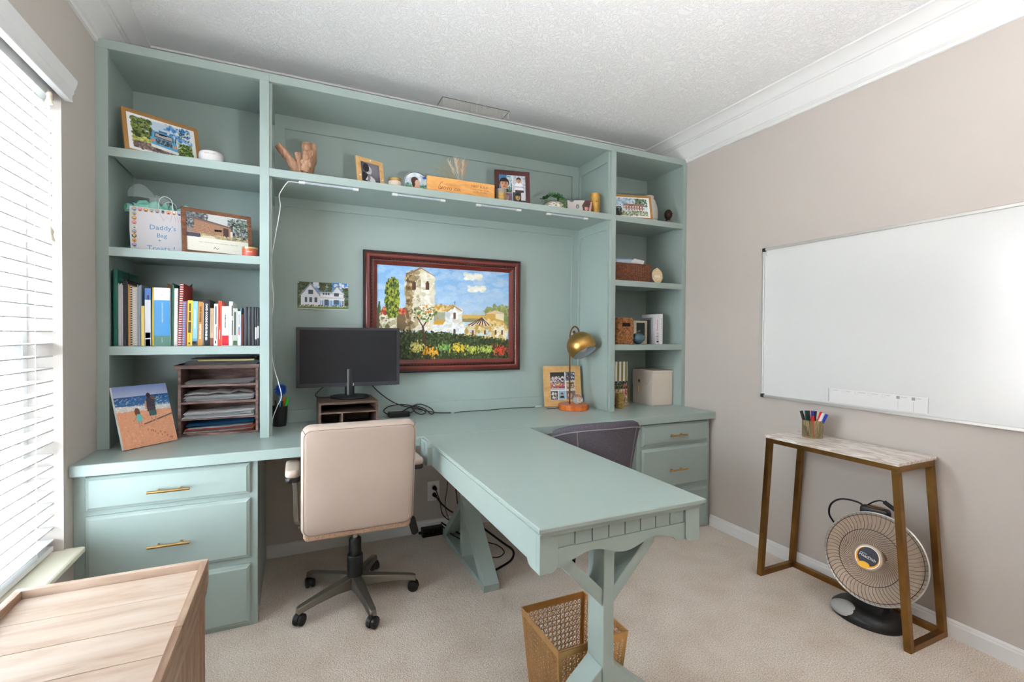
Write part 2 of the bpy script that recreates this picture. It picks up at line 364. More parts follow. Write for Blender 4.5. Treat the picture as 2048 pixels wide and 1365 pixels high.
# outside ground and the brick house next door seen between the slats
struct(M().box(-14,-.16,-12,6,-.62,-.6).obj('ground', mat('pale_bounce_ground',(214,212,206),.9,noise=(3,.06))))  # ground made pale to bounce light up onto the ceiling
hb = thing('neighbouring_house','pale brick house next door beyond the window blind','house',(-9.0,-.6,-.6))
M().box(-9.5,-9,-5,2.6,-.6,3.0).obj('wall', mat('pale_brick',(224,208,200),.9,noise=(30,.12)), hb, world=True)
for yy in (-1.6,.1):
    wo = M().box(-9.0,-8.96,yy-.5,yy+.5,.5,2.2).obj('window', m_trim, hb, world=True); M().box(-8.96,-8.955,yy-.4,yy+.4,.6,2.1).obj('pane', mat('house_glass',(120,130,135),.1), wo, world=True)
# ------------------------------------------------------------ window blind
bl = thing('window_blind','white slatted blind with moulded valance in the window','blind',(-.05,(WY0+WY1)/2,2.08))
m_slat = mat('white_slat',(226,226,226),.4)
ys0, ys1 = WY0+.008, WY1-.006
z = .512; n = 0
while z < 2.075:
    tilt = .03*math.sin(n*2.1)
    M().box(-.026,.026,ys0,ys1,-.0021,.0021, tr(-.051,0,z) @ rot('Y',.02+tilt*.3)).obj('slat', m_slat, bl, world=True); z += .0441; n += 1
M().box(-.077,-.026,ys0,ys1,.472,.49).obj('bottom_rail', m_slat, bl, bevel=.003, world=True)
M().box(-.08,-.02,ys0,ys1,2.085,2.135).obj('headrail', m_slat, bl, world=True)
VP = [(.0,2.098),(.036,2.098),(.038,2.104),(.034,2.108),(.036,2.122),(.044,2.130),(.044,2.140),(.05,2.146),(.056,2.160),(.060,2.168),(.060,2.178),(.0,2.178)]
M().prism([(a*.62+.003,b) for a,b in VP],'y',WY0-.03,WY1+.02).obj('valance', m_slat, bl, world=True, smooth=30)
for yy in (WY1-.135,WY0+.2):
    M().tube([(-.0235,yy,2.1),(-.0235,yy,.48)],.0011,6).tube([(-.0785,yy,2.1),(-.0785,yy,.48)],.0011,6).obj('ladder_cord', m_white, bl, world=True)
for yy,zb in ((WY1-.058,2.075),(WY1-.062,1.605),(WY1-.052,1.60)):
    c = M().tube(spline([(-.014,yy,2.1),(-.013,yy,(2.1+zb)/2),(-.012,yy,zb+.02)]),.0009,6).obj('lift_cord', m_white, bl, world=True)
    M().lathe([(.002,.02),(.006,.018),(.0085,.010),(.006,.002),(.0075,-.008),(.011,-.018),(.0105,-.024),(.002,-.025)],14,tr(-.012,yy,zb)).obj('tassel', mat('tassel_ivory',(236,228,206),.5), c, world=True, smooth=True)
# ------------------------------------------------------------ built-in shelving
YF = -.397
def shelf_board(parent, x0, x1, zt, nm='shelf'):
    M().box(x0,x1,YF+.02,-.004,zt-.022,zt).box(x0,x1,YF,YF+.02,zt-.038,zt).obj(nm, m_green, parent, bevel=.0012, world=True)
def tower(xa, xb, ia, ib, label):
    """xa..xb outer, ia..ib clear opening of the face frame"""
    t = thing('shelf_tower', label, 'bookcase', ((xa+xb)/2,-.2,.76), 0, 'painted shelf towers on the worktop')
    M().box(xa,ia,YF,YF+.02,.76,2.458).obj('stile', m_green, t, bevel=.0012, world=True); M().box(ib,xb,YF,YF+.02,.76,2.458).obj('stile', m_green, t, bevel=.0012, world=True)
    M().box(xa,xb,YF,YF+.02,2.458,2.497).obj('top_rail', m_green, t, bevel=.0012, world=True)
    for a,b in ((xa,ia-.012),(ib+.012,xb)): M().box(a,b,YF+.02,0,.76,2.485).obj('side_panel', m_green, t, world=True)
    M().box(ia-.012,ib+.012,-.004,.004,.76,2.485).obj('back_panel', m_green_rough, t, world=True)
    M().box(ia-.012,ib+.012,YF+.02,-.004,2.458,2.478).obj('top_panel', m_green, t, world=True)
    for zt in (2.048,1.624,1.199): shelf_board(t, ia, ib, zt)
    return t
tower(0,.652,.044,.612,'left sage green shelf tower holding books and papers by window')
tower(2.635,W-.001,2.672,3.246,'right sage green shelf tower with baskets beside the beige wall')
hu = thing('hutch','sage green hutch panelling and display shelf between the two towers','hutch',(1.64,-.2,.76))
M().box(.652,2.635,YF,YF+.02,2.458,2.497).obj('top_rail', m_green, hu, bevel=.0012, world=True)
M().box(.652,2.635,YF+.02,-.004,2.466,2.485).obj('top_panel', m_green, hu, world=True)
M().box(.652,2.635,-.004,.004,.76,2.485).obj('back_panel', m_green_rough, hu, world=True)
M().box(.652,2.635,YF+.02,-.018,2.0135,2.048).box(.652,2.635,YF,YF+.02,2.010,2.048).obj('shelf', m_green, hu, bevel=.0012, world=True)
def fr(a,b,c,d): M().box(a,b,-.018,-.004,c,d).obj('panel_rail', m_green, hu, world=True)
for z0,z1,zt_,zb_ in ((2.048,2.466,2.395,2.09),(.76,2.0135,1.966,.829)):
    fr(.652,.714,z0,z1); fr(2.573,2.635,z0,z1); fr(.714,2.573,zt_,z1); fr(.714,2.573,z0,zb_)
for xx,sg in ((2.635,-1),(.652,1)):
    for z0,z1,zr in ((2.048,2.466,2.395),(.76,2.0135,1.957)):
        M().box(min(xx,xx+sg*.012),max(xx,xx+sg*.012),-.377,-.018,zr,z1).obj('side_rail', m_green, hu, world=True)
        for a,b in ((-.377,-.365),(-.034,-.018)): M().box(min(xx,xx+sg*.012),max(xx,xx+sg*.012),a,b,z0,zr).obj('side_rail', m_green, hu, world=True)
# led bars under the display shelf
m_led = mat('led_bar_diffuser',(205,212,220),.3)
for i,(a,b) in enumerate(((.795,1.05),(1.25,1.515),(1.728,1.985),(2.19,2.46))):
    t = thing('light_bar',['first slim white light bar under display shelf, nearest the left tower','second slim white light bar under display shelf, above the painting corner','third slim white light bar under shelf, below the wooden sign end','fourth slim white light bar under display shelf, nearest the right tower'][i],'light bar',((a+b)/2,-.362,2.0135),0,'light bars under the display shelf')
    M().box(a,b,-.367,-.357,2.0035,2.0134).obj('diffuser', m_led, t, bevel=.002, world=True)
    for xx in (a,b): M().box(xx-.014,xx+.014,-.370,-.354,2.0015,2.0134).obj('clip', m_white, t, world=True)
# hanging white cord of the light bars
tag(M().tube(spline([(.80,-.362,2.006),(.742,-.362,2.005),(.728,-.36,1.998),(.708,-.36,1.965),(.694,-.36,1.93),(.699,-.36,1.88),(.688,-.36,1.80),(.672,-.36,1.70),(.660,-.36,1.60),(.668,-.36,1.42),(.658,-.36,1.27),(.666,-.36,1.12),(.690,-.36,1.02),(.703,-.355,.95),(.685,-.345,.90),(.665,-.335,.84),(.657,-.33,.766)],10),.0019,8).obj('cord_drop', m_white, smooth=True),'thin white cord hanging down beside the left tower','cord')
# ------------------------------------------------------------ worktop and drawer cabinets
wt = M().prism([(-.671,.716),(-.671,.757),(-.668,.76),(.0195,.76),(.0195,.716)],'x',.0005,W-.0005)
tag(wt.obj('worktop', m_green, bevel=.002),'long sage green worktop running from wall to wall','worktop')
def drawer_cab(x0, x1, dx0, dx1, label):
    t = thing('drawer_cabinet', label, 'cabinet', ((x0+x1)/2,-.32,0), 0, 'drawer cabinets under the worktop')
    f = M().box(x0,dx0+.004,-.633,-.613,0,.716).box(dx1-.004,x1,-.633,-.613,0,.716)
    for a,b in ((0,.022),(.266,.305),(.551,.579),(.703,.716)): f.box(dx0+.004,dx1-.004,-.633,-.613,a,b)
    f.obj('face_frame', m_green, t, world=True)
    M().box(x0,x0+.016,-.613,.005,0,.716).obj('side_panel', m_green, t, world=True); M().box(x1-.016,x1,-.613,.005,0,.716).obj('side_panel', m_green, t, world=True)
    M().box(x0+.016,x1-.016,-.005,.005,0,.716).obj('back_panel', m_green, t, world=True)
    for i,(a,b) in enumerate(((.575,.707),(.301,.555),(.018,.270))):
        c = .011; y0, y1, y2 = -.6335, -.643, -.652
        d = M(); P = []
        for ins,yy in ((0,y0),(0,y1),(.004,y1-.004),(.006,y1-.004),(.014,y2)):
            P += [(dx0+ins,yy,a+ins),(dx1-ins,yy,a+ins),(dx1-ins,yy,b-ins),(dx0+ins,yy,b-ins)]
        fs = [(3,2,1,0),(16,17,18,19)]
        for k in range(4): fs += [(k*4+i_,k*4+(i_+1)%4,k*4+4+(i_+1)%4,k*4+4+i_) for i_ in range(4)]
        dr = d.add(P,fs).box(dx0+.01,dx1-.01,-.634,-.2,a+.012,b-.012).obj('drawer', m_green, t, world=True)
        zc = {0:(a+b)/2-.008,1:(a+b)/2-.012,2:(a+b)/2}[i]; xc = (dx0+dx1)/2-.006
        M().cyl((xc-.07,-.682,zc),(xc+.07,-.682,zc),.0055,n=14).cyl((xc-.038,-.652,zc),(xc-.038,-.682,zc),.0042,n=10).cyl((xc+.038,-.652,zc),(xc+.038,-.682,zc),.0042,n=10).obj('bar_handle', m_brass, dr, world=True, smooth=True)
    return t
drawer_cab(.001,.617,.038,.59,'left three-drawer sage green cabinet beside the window')
drawer_cab(2.664,W-.016,2.694,3.238,'right three-drawer sage green cabinet against the beige wall')
# ------------------------------------------------------------ peninsula desk
pd = thing('peninsula_desk','sage green peninsula desk with scalloped end apron and trestle legs','desk',(1.6,-1.27,0))
X0, X1, PY0, PY1 = 1.334, 1.912, -1.878, -.673
def o(m,nm,bv=.0015,sm=False): return m.obj(nm, m_green, pd, bevel=bv, world=True, smooth=sm)
tp = M()
ring = [(0,.760-.003),(.0025,.76),(0,.748),(.002,.744),(.007,.742),(.012,.736),(.013,.732)]
prof = [(.0028,.7600),(0,.7572),(0,.748),(.003,.7445),(.008,.743),(.013,.738),(.015,.730),(.03,.730)]
vs=[];fs=[]
for ins,z in prof: vs += [(X0+ins,PY0+ins,z),(X1-ins,PY0+ins,z),(X1-ins,PY1,z),(X0+ins,PY1,z)]
fs=[(0,1,2,3),(len(vs)-1,len(vs)-2,len(vs)-3,len(vs)-4)]
for k in range(len(prof)-1): fs += [(k*4+i,k*4+(i+1)%4,k*4+4+(i+1)%4,k*4+4+i) for i in range(4)]
o(tp.add(vs,fs),'desk_top',0)
AX0, AX1, AY = X0+.010, X1-.010, PY0+.016
o(M().box(AX0,AX0+.02,AY+.075,PY1-.075,.646,.735),'side_apron'); o(M().box(AX1-.02,AX1,AY+.075,PY1,.646,.735),'side_apron')
def corner(x0, x1, side):
    # bracket block: front face with rounded lower inner corner, and a short return along the side
    s = 1 if side < 0 else -1; xo = x0 if side < 0 else x1; wd = x1-x0
    P = [(xo,.735),(xo+s*wd,.735)]
    for k in range(7):
        a = PI/2*k/6; P.append((xo+s*(wd-.022+.022*math.cos(a)), .652-.022*math.sin(a)))
    P.append((xo,.630))
    m = M().prism(P,'y',AY,AY+.02)
    Q = [(AY+.02,.735),(AY+.078,.735)]
    for k in range(7):
        a = PI/2*k/6; Q.append((AY+.05+.028*math.cos(a), .654-.024*math.sin(a)))
    Q.append((AY+.02,.630))
    m.prism(Q,'x',min(xo,xo+s*.022),max(xo,xo+s*.022)); return m
o(corner(AX0,AX0+.056,-1),'corner_bracket',.0015); o(corner(AX1-.056,AX1,1),'corner_bracket',.0015)
bx0, bx1 = AX0+.056, AX1-.056
Pv = [(bx0,.690),(bx1,.690)]
def vz(x):
    t = (x-bx0)/(bx1-bx0); return .6555-.012*math.cos(4*PI*t)+(-.006 if abs(t-.5) > .4 else 0)
N_=40
for k in range(N_+1):
    x = bx1+(bx0-bx1)*k/N_; Pv.append((x,vz(x)))
o(M().prism(Pv,'y',AY+.004,AY+.018),'scalloped_valance',0)
for k in range(8):
    a = bx0+(bx1-bx0)*k/8; b = bx0+(bx1-bx0)*(k+1)/8
    o(M().box(a+.0016,b-.0016,AY+.007,AY+.018,.6905,.733),'plank',.0012)
o(M().box(bx0,bx1,AY+.0185,AY+.024,.66,.733),'backing_board',0)
# rear left block where the desk meets the worktop
o(M().prism([(PY1,.757),(PY1-.115,.757),(PY1-.125,.735),(PY1-.125,.668),(PY1-.115,.650),(PY1-.09,.643),(PY1,.643)],'x',X0-.014,X0+.03),'rear_block',.002)
o(M().box(X0-.018,X0-.014,PY1-.075,PY1-.03,.648,.75),'rear_bead',.001)
# near trestle: post, two upper braces, two feet braces, foot beam
px0, px1, ty0, ty1 = 1.561, 1.597, -1.842, -1.762; pc = (px0+px1)/2
o(M().box(px0,px1,ty0,ty1,.036,.730),'post',.002)
for s in (-1,1):
    xa = px0 if s < 0 else px1
    L_ = .165
    o(M().prism([(xa,.486),(xa,.548),(xa+s*L_,.548+L_-.010),(xa+s*L_,.486+L_)] if 0 else [(xa,.486),(xa+s*.150,.640),(xa+s*.150,.687),(xa,.535)],'y',ty0+.006,ty1-.004),'upper_brace',.002)
    o(M().prism([(xa,.312),(xa,.262),(xa+s*.265,.036),(xa+s*.325,.036)],'y',ty0+.004,ty1-.002),'lower_brace',.002)
o(M().box(pc-.345,pc+.345,ty0,ty1,0,.036),'foot_beam',.002)
# far trestle turned the other way
fx0, fx1 = 1.60, 1.682
o(M().box(fx0,fx1,-.808,-.10,0,.034),'foot_beam',.002); o(M().box(fx0,fx1,-.473,-.438,.034,.70),'post',.002)
for s,yo in ((-1,-.473),(1,-.438)):
    o(M().prism([(yo,.345),(yo,.29),(yo+s*.275,.034),(yo+s*.333,.034)],'x',fx0,fx1),'lower_brace',.002)
o(M().box(fx0,fx1,-1.762,-.473,.66,.70),'stretcher',.002)
# ------------------------------------------------------------ office chair (tan)
m_leather = mat('tan_leather',(188,171,158),.42,bump=(55,.12,.002),noise=(6,.04))
m_seam = mat('tan_stitching',(120,100,88),.7)
m_mesh = mat('tan_mesh_fabric',(196,164,140),.8,noise=(300,.35))
m_pewter = mat('pewter_metal_paint',(128,124,114),.38,.75)
oc = thing('office_chair','tan leather office chair on a pewter five-star base at the worktop','chair',(1.024,-.60,0),.0)
for k in range(5):
    a = math.radians(63+72*k); R = rot('Z',a)
    lg = M(); vs=[]; st = ((.02,.118,.062,.030),(.10,.108,.070,.026),(.20,.094,.066,.021),(.265,.084,.058,.019),(.283,.078,.052,.016))
    for x,zt,zb,hw in st: vs += [(x,-hw,zb),(x,hw,zb),(x,hw*.75,zt),(x,-hw*.75,zt)]
    fs = [(3,2,1,0),(16,17,18,19)]
    for q in range(4): fs += [(q*4+i,q*4+(i+1)%4,q*4+4+(i+1)%4,q*4+4+i) for i in range(4)]
    l = lg.add(vs,fs,R).obj('base_leg', m_pewter, oc, bevel=.004, smooth=40)
    c = M(); mx = R @ tr(.272,0,0) @ rot('Z',(.9,-.6,.5,2.2,-.2)[k])
    c.cyl((-.012,0,.048),(-.012,0,.064),.009,n=12,mx=mx)
    for s in (-1,1): c.lathe([(.001,-.0095),(.018,-.0095),(.0245,-.006),(.0255,0),(.0245,.006),(.018,.0095),(.001,.0095)],20,mx @ tr(0,s*.0125,.0255) @ rot('X',PI/2))
    hd = [(.0275*math.cos(t),.0275*math.sin(t)+.0255) for t in [math.radians(x) for x in range(-10,191,20)]]
    c.prism(hd,'y',-.004,.004,mx); c.obj('caster', m_black, l, smooth=40)
M().lathe([(.001,.055),(.028,.055),(.036,.06),(.037,.12),(.036,.21),(.034,.214),(.001,.214)],24).obj('hub_column', m_black, oc, smooth=True)
M().lathe([(.001,.21),(.029,.21),(.028,.285),(.026,.29),(.001,.29)],24).obj('gas_sleeve', m_black, oc, smooth=True)
M().cyl((0,0,.285),(0,0,.40),.0135,n=16).obj('gas_rod', mat('chrome',(200,200,205),.15,1), oc, smooth=True)
M().box(-.09,.09,-.12,.12,.392,.415).obj('seat_plate', m_black, oc, bevel=.004)
lv = M().tube([(.06,-.10,.402),(.20,-.13,.402),(.235,-.135,.397)],.006,8).obj('height_lever', m_black, oc, smooth=True)
M().slab(.035,.09,.012,.014,.005,tr(.245,-.14,.362) @ rot('X',PI/2) @ rot('Z',.25)).obj('lever_paddle', m_black, lv, smooth=True)
M().slab(.47,.46,.075,.07,.03,tr(0,.02,.465),puff=.008).obj('seat_cushion', m_leather, oc, smooth=60)
M().slab(.45,.475,.03,.07,.012,tr(0,.012,.424)).obj('seat_shell', m_mesh, oc, smooth=60)
# backrest, slightly reclined, seen from behind; bottom edge z=.45, top .90
bm = tr(-.018,-.300,.455) @ rot('X',math.radians(90+8))   # local X right, local Y up, local Z towards -Y (viewer side)
def backs(u, v): pass
bk = M().slab(.442,.452,.070,.038,.022,bm @ tr(0,.226,0),nc=8,ne=5,puff=.006)
bk.obj('backrest', m_leather, oc, smooth=60)
def rr(w,h,rc,z,n=8):
    o_=[]
    for cx,cy,a0 in ((w/2-rc,h/2-rc,0),(-w/2+rc,h/2-rc,PI/2),(-w/2+rc,-h/2+rc,PI),(w/2-rc,-h/2+rc,1.5*PI)):
        for k in range(n+1):
            a=a0+PI/2*k/n; o_.append((cx+rc*math.cos(a),cy+rc*math.sin(a),z))
    return o_
M().tube(rr(.424,.430,.030,.0318),.0009,6,closed=True,mx=bm @ tr(0,.226,0)).obj('back_seam', m_seam, oc, smooth=True)
M().tube([(-.207,.43,.032),(-.217,.443,.015),(-.220,.447,-.02)],.0012,6,mx=bm).tube([(.207,.43,.032),(.217,.443,.015),(.220,.447,-.02)],.0012,6,mx=bm).obj('corner_seam', m_seam, oc)
M().slab(.425,.05,.055,.02,.012,bm @ tr(0,.004,-.005)).obj('lower_back_edge', m_mesh, oc, smooth=60)
for s in (-1,1):
    ax = s*.256-.012
    ar = M().slab(.058,.23,.034,.024,.014,tr(ax,-.125,.682) @ rot('X',-.03)).obj('arm_pad', m_leather, oc, smooth=60)
    M().slab(.056,.225,.022,.022,.006,tr(ax,-.125,.658) @ rot('X',-.03)).obj('arm_base', m_black, ar, smooth=60)
    P = spline([(ax+s*.002,-.10,.662),(ax-s*.004,-.13,.640),(ax-s*.010,-.135,.60),(ax-s*.012,-.13,.52),(ax-s*.014,-.11,.455),(ax-s*.03,-.07,.425)],5)
    st = M(); vs=[]; fs=[]
    for i,p in enumerate(P):
        hw = .030 if i > 3 else .044-.004*i; vs += [(p.x-.010,p.y-hw,p.z),(p.x+.010,p.y-hw,p.z),(p.x+.010,p.y+hw,p.z),(p.x-.010,p.y+hw,p.z)]
    n_=len(P); fs=[(0,1,2,3),((n_-1)*4+3,(n_-1)*4+2,(n_-1)*4+1,(n_-1)*4)]
    for q in range(n_-1): fs += [(q*4+i,q*4+(i+1)%4,q*4+4+(i+1)%4,q*4+4+i) for i in range(4)]
    st.add(vs,fs).obj('arm_bracket', m_pewter, oc, bevel=.004, smooth=50)
    M().box(min(ax-s*.02,s*.15),max(ax-s*.02,s*.15),-.10,-.04,.408,.42).obj('arm_bar', m_pewter, oc, bevel=.003)
# ------------------------------------------------------------ grey upholstered chair
m_grey = mat('grey_woven_fabric',(90,86,94),.95,noise=(260,.35),bump=(300,.4,.001),spec=.15)
m_greyseam = mat('grey_piping',(140,132,136),.9)
gc = thing('upholstered_chair','grey fabric barrel-back chair tucked in beside the peninsula desk','chair',(2.215,-.70,0),-.03)
def shell(u, v, off):
    a = (u-.5)*2                       # -1..1 across
    z = .40+(.412-.05*abs(a)**2.6)*v
    wdt = .19+.065*v**1.1
    th = a*1.02
    x = wdt*math.sin(th)/math.sin(1.02)*(1.0); y = -.262+.22*(1-math.cos(th))/(1-math.cos(1.02))*.62
    n = Vector((math.sin(th)*.8,-math.cos(th),0)); n.normalize()
    y -= .035*v
    return Vector((x,y,z))+n*off
def shell_pt(u, q):
    # profile: outer bottom -> outer top -> rounded -> inner top -> inner bottom
    if q < .42: return shell(u, q/.42*.97, .022)
    if q < .58:
        a = PI*(q-.42)/.16; p = shell(u,.97,.022*math.cos(a)); p.z += .026*math.sin(a); return p
    return shell(u, (1-q)/.42*.97, -.022)
M().grid(lambda u,v: tuple(shell_pt(u,v)),41,33).obj('back_shell', m_grey, gc, smooth=60)
M().tube([tuple(shell(i/40,.955,.0235)) for i in range(41)],.0028,6).obj('top_piping', m_greyseam, gc, smooth=True)
for u in (.205,.795): M().tube([tuple(shell(u,v/20*.955,.0225)) for v in range(21)],.0026,6).obj('back_seam', m_greyseam, gc, smooth=True)
M().slab(.42,.44,.09,.09,.03,tr(0,-.02,.44),puff=.01).obj('seat_cushion', m_grey, gc, smooth=60)
M().cyl((0,-.02,.30),(0,-.02,.40),.10,.12,n=24).obj('swivel_plate', m_black, gc)
for sx in (-1,1):
    for sy in (-1,1): M().cyl((sx*.06,-.02+sy*.06,.36),(sx*.12,-.02+sy*.11,0),.015,.010,n=12).obj('leg', m_black, gc, smooth=True)
# ------------------------------------------------------------ console table
m_marble = mat('pale_marble',(226,220,212),.12); nt = m_marble.node_tree; N=nt.nodes; L=nt.links
tc=N.new('ShaderNodeTexCoord'); mp=N.new('ShaderNodeMapping'); mp.inputs['Rotation'].default_value=(0,0,.5); mp.inputs['Scale'].default_value=(22,4,22); L.new(tc.outputs['Object'],mp.inputs[0])
nz=N.new('ShaderNodeTexNoise'); nz.inputs['Scale'].default_value=2.4; nz.inputs['Detail'].default_value=9; nz.inputs['Distortion'].default_value=1.4; L.new(mp.outputs[0],nz.inputs['Vector'])
rp=N.new('ShaderNodeValToRGB'); e=rp.color_ramp.elements; e[0].position=.38; e[0].color=(*lin((196,182,170)),1); e[1].position=.6; e[1].color=(*lin((232,228,222)),1); k=e.new(.47); k.color=(*lin((216,206,197)),1)
L.new(nz.outputs[0],rp.inputs[0]); L.new(rp.outputs[0],N['Principled BSDF'].inputs['Base Color'])
m_gold = mat('aged_gold_metal',(148,110,62),.34,1,noise=(14,.16))
ct = thing('console_table','narrow console table with marble top and aged gold splayed frame','table',(3.12,-1.56,0))
cx0, cx1, cyT0, cyT1, cyB0, cyB1 = 2.985, 3.262, -1.858, -1.262, -1.912, -1.218
M().box(cx0-.004,cx1+.002,cyT0-.003,cyT1+.003,.734,.748).obj('marble_top', m_marble, ct, bevel=.0015, world=True)
s_=.026
M().box(cx0,cx1,cyT0,cyT0+s_,.708,.7338).obj('top_rail', m_gold, ct, bevel=.0012, world=True); M().box(cx0,cx1,cyT1-s_,cyT1,.708,.7338).obj('top_rail', m_gold, ct, bevel=.0012, world=True)
M().box(cx0,cx0+s_,cyT0+s_,cyT1-s_,.712,.7338).obj('top_rail', m_gold, ct, bevel=.0012, world=True); M().box(cx1-s_,cx1,cyT0+s_,cyT1-s_,.712,.7338).obj('top_rail', m_gold, ct, bevel=.0012, world=True)
for xx in (cx0,cx1-s_):
    for yt,yb,sg in ((cyT0,cyB0,1),(cyT1,cyB1,-1)):
        M().prism([(yt,.708),(yt+sg*s_,.708),(yb+sg*s_,0),(yb,0)],'x',xx,xx+s_).obj('leg', m_gold, ct, bevel=.0012, world=True)
for yb,sg in ((cyB0,1),(cyB1,-1)):
    a,b = sorted((yb,yb+sg*s_)); M().box(cx0+s_,cx1-s_,a,b,0,.026).obj('foot_rail', m_gold, ct, bevel=.0012, world=True)
M().box(cx1-s_,cx1,cyB0+s_,cyB1-s_,0,.026).obj('rear_rail', m_gold, ct, bevel=.0012, world=True)
# ------------------------------------------------------------ pencil pot of markers on the console
m_amber = mat('amber_ribbed_glass',(214,196,150),.06,trans=.85,ior=1.45)
pot = thing('marker_pot','ribbed amber glass pot of dry markers on the console table','pot',(3.155,-1.395,.7485))
R_=.046; M().lathe([(.001,0),(R_*.96,0),(R_,.004),(R_,.088),(R_-.004,.088),(R_-.005,.008),(.001,.008)],120,None,30,.012).obj('glass', m_amber, pot, smooth=25)
mk = [((26,26,28),-.032,.015,-.5,.1),((22,22,24),-.024,.022,-.4,-.1),((20,70,66),-.012,.02,-.16,-.2),((28,28,30),.0,.026,0,-.25),((220,30,34),-.006,-.01,-.12,.2),((24,24,26),.006,.005,.12,.1),((34,52,160),.014,.016,.12,-.2),((214,26,30),.016,-.008,.3,.15),((240,240,240),.022,.0,.5,.0),((236,236,236),.028,.012,.56,-.1),((28,64,190),.03,-.008,.58,.12),((20,40,36),.022,.022,.2,-.2),((226,40,40),-.014,-.024,-.1,.0)]
for i,(c,x,y,ta,tb) in enumerate(mk):
    lb = ['black marker leaning furthest left in the ribbed pot','second black marker from the left in the pot','teal capped marker in the ribbed pot','black marker standing upright at back of the pot','red capped marker at the middle of the pot','black marker crossing the middle of the pot','dark blue marker at back of the pot','red marker leaning right in the pot','white marker leaning right at front of the pot','white marker leaning right behind another white one','blue marker leaning furthest right in the pot','dark green marker at back right of the pot','short red marker cap low at front of the pot'][i]
    L_=.125 if i not in (12,) else .10
    mkr = thing('marker', lb, 'marker', (3.155+x*.55,-1.395+y*.5,.7575), 0, 'markers in the ribbed pot')
    # lean mostly along the picture (towards -Y is right)
    mx = rot('X', ta*.75) @ rot('Y', tb*.4) 
    M().cyl((0,0,0),(0,0,L_*.6),.0062,n=12,mx=mx).obj('barrel', m_white if i%3 else mat('marker_body',c,.4), mkr, smooth=True)
    M().cyl((0,0,L_*.6),(0,0,L_),.0072,.0066,n=12,mx=mx).obj('cap', mat('marker_cap',c,.35), mkr, smooth=True)
# ------------------------------------------------------------ whiteboard with planner strip
m_alu = mat('anodised_aluminium',(206,204,200),.35,.6); m_wb = mat('whiteboard_enamel',(220,221,220),.2)
wb = thing('whiteboard','large wall-hung whiteboard in a slim silver frame','whiteboard',(W-.01,-1.76,.904))
wy0, wy1, wz0, wz1 = -2.52, -1.016, .904, 1.773
M().box(W-.014,W-.001,wy0+.008,wy1-.008,wz0+.008,wz1-.008).obj('writing_surface', m_wb, wb, world=True)
for a in ((wy0,wy1,wz0,wz0+.014),(wy0,wy1,wz1-.014,wz1),(wy0,wy0+.012,wz0+.014,wz1-.014),(wy1-.012,wy1,wz0+.014,wz1-.014)):
    M().box(W-.022,W-.0008,*a).obj('frame_rail', m_alu, wb, bevel=.002, world=True)
for yy in (wy0,wy1):
    for zz in (wz0,wz1):
        M().box(W-.024,W-.0006,min(yy,yy+(.018 if yy<-2 else -.018))-.002,max(yy,yy+(.018 if yy<-2 else -.018))+.002,min(zz,zz+(.018 if zz<1 else -.018))-.002,max(zz,zz+(.018 if zz<1 else -.018))+.002).obj('corner_cap', m_black, wb, bevel=.004, world=True)
M().tube([(W-.0142,wy1-.028-.010*math.cos(a),wz1-.033+.012*math.sin(a)) for a in [math.radians(x) for x in range(110,255,12)]],.0007,5).obj('pen_mark', mat('pen_mark_ink',(90,96,104),.5), wb, world=True)
ps = thing('planner_strip','magnetic weekly planner strip at the bottom edge of the whiteboard','planner',(W-.015,-1.615,.923))
m_strip = mat('planner_white',(224,224,223),.35); m_ink = mat('planner_grey_ink',(150,152,154),.5); m_line = mat('planner_line',(172,174,175),.5)
py0, py1, pz0, pz1 = -1.828, -1.403, .922, .999
M().slab(py1-py0,pz1-pz0,.0012,.007,.0003,basis((W-.0146,(py0+py1)/2,(pz0+pz1)/2),(0,-1,0),(0,0,1))).obj('strip', m_strip, ps, world=True)
pm = MW[ps].inverted()
def strip_box(y0,y1,z0,z1,m,nm): M().box(W-.0158,W-.0151,y0,y1,z0,z1).obj(nm, m, ps, world=True)
days = ['MONDAY','TUESDAY','WEDNESDAY','THURSDAY','FRIDAY','SATURDAY','SUNDAY']
strip_box(py1-.0035,py1-.0005,pz0+.004,pz1-.004,m_ink,'edge_bar')
for k in range(7):
    yy = py1-.008-k*.0592
    if k < 5:
        for a in ((yy-.013,yy,.9905-.0005,.9905),(yy-.013,yy,.9775,.978),(yy-.0005,yy,.9775,.9905),(yy-.013,yy-.0125,.9775,.9905)): strip_box(*a,m_line,'day_box')
    else:
        strip_box(yy-.013,yy,.9775,.9905,m_ink,'day_box'); strip_box(yy-.007,yy-.0065,.93,.972,m_ink,'divider')
    text(days[k],'lettering',m_ink,ps,pm @ basis((W-.0154,yy-.017,.987),(0,-1,0),(0,0,1)),.0052,'LEFT',.0002)
for a in ((py0+.006,py1-.002,pz1-.0012,pz1-.0004),(py0+.006,py1-.002,pz0+.0004,pz0+.0012)): strip_box(*a,m_line,'border_line')
strip_box(py0+.0004,py0+.0014,pz0+.006,pz1-.006,m_ink,'border_line')
# ------------------------------------------------------------ dish heater
m_dish = mat('dish_reflector',(222,204,186),.3,.4,noise=(40,.05)); m_wire = mat('black_wire',(20,20,20),.45); m_ring = mat('silver_rim',(214,214,210),.3,.8)
ht = thing('dish_heater','round parabolic dish heater standing under the console table','heater',(3.098,-1.69,0))
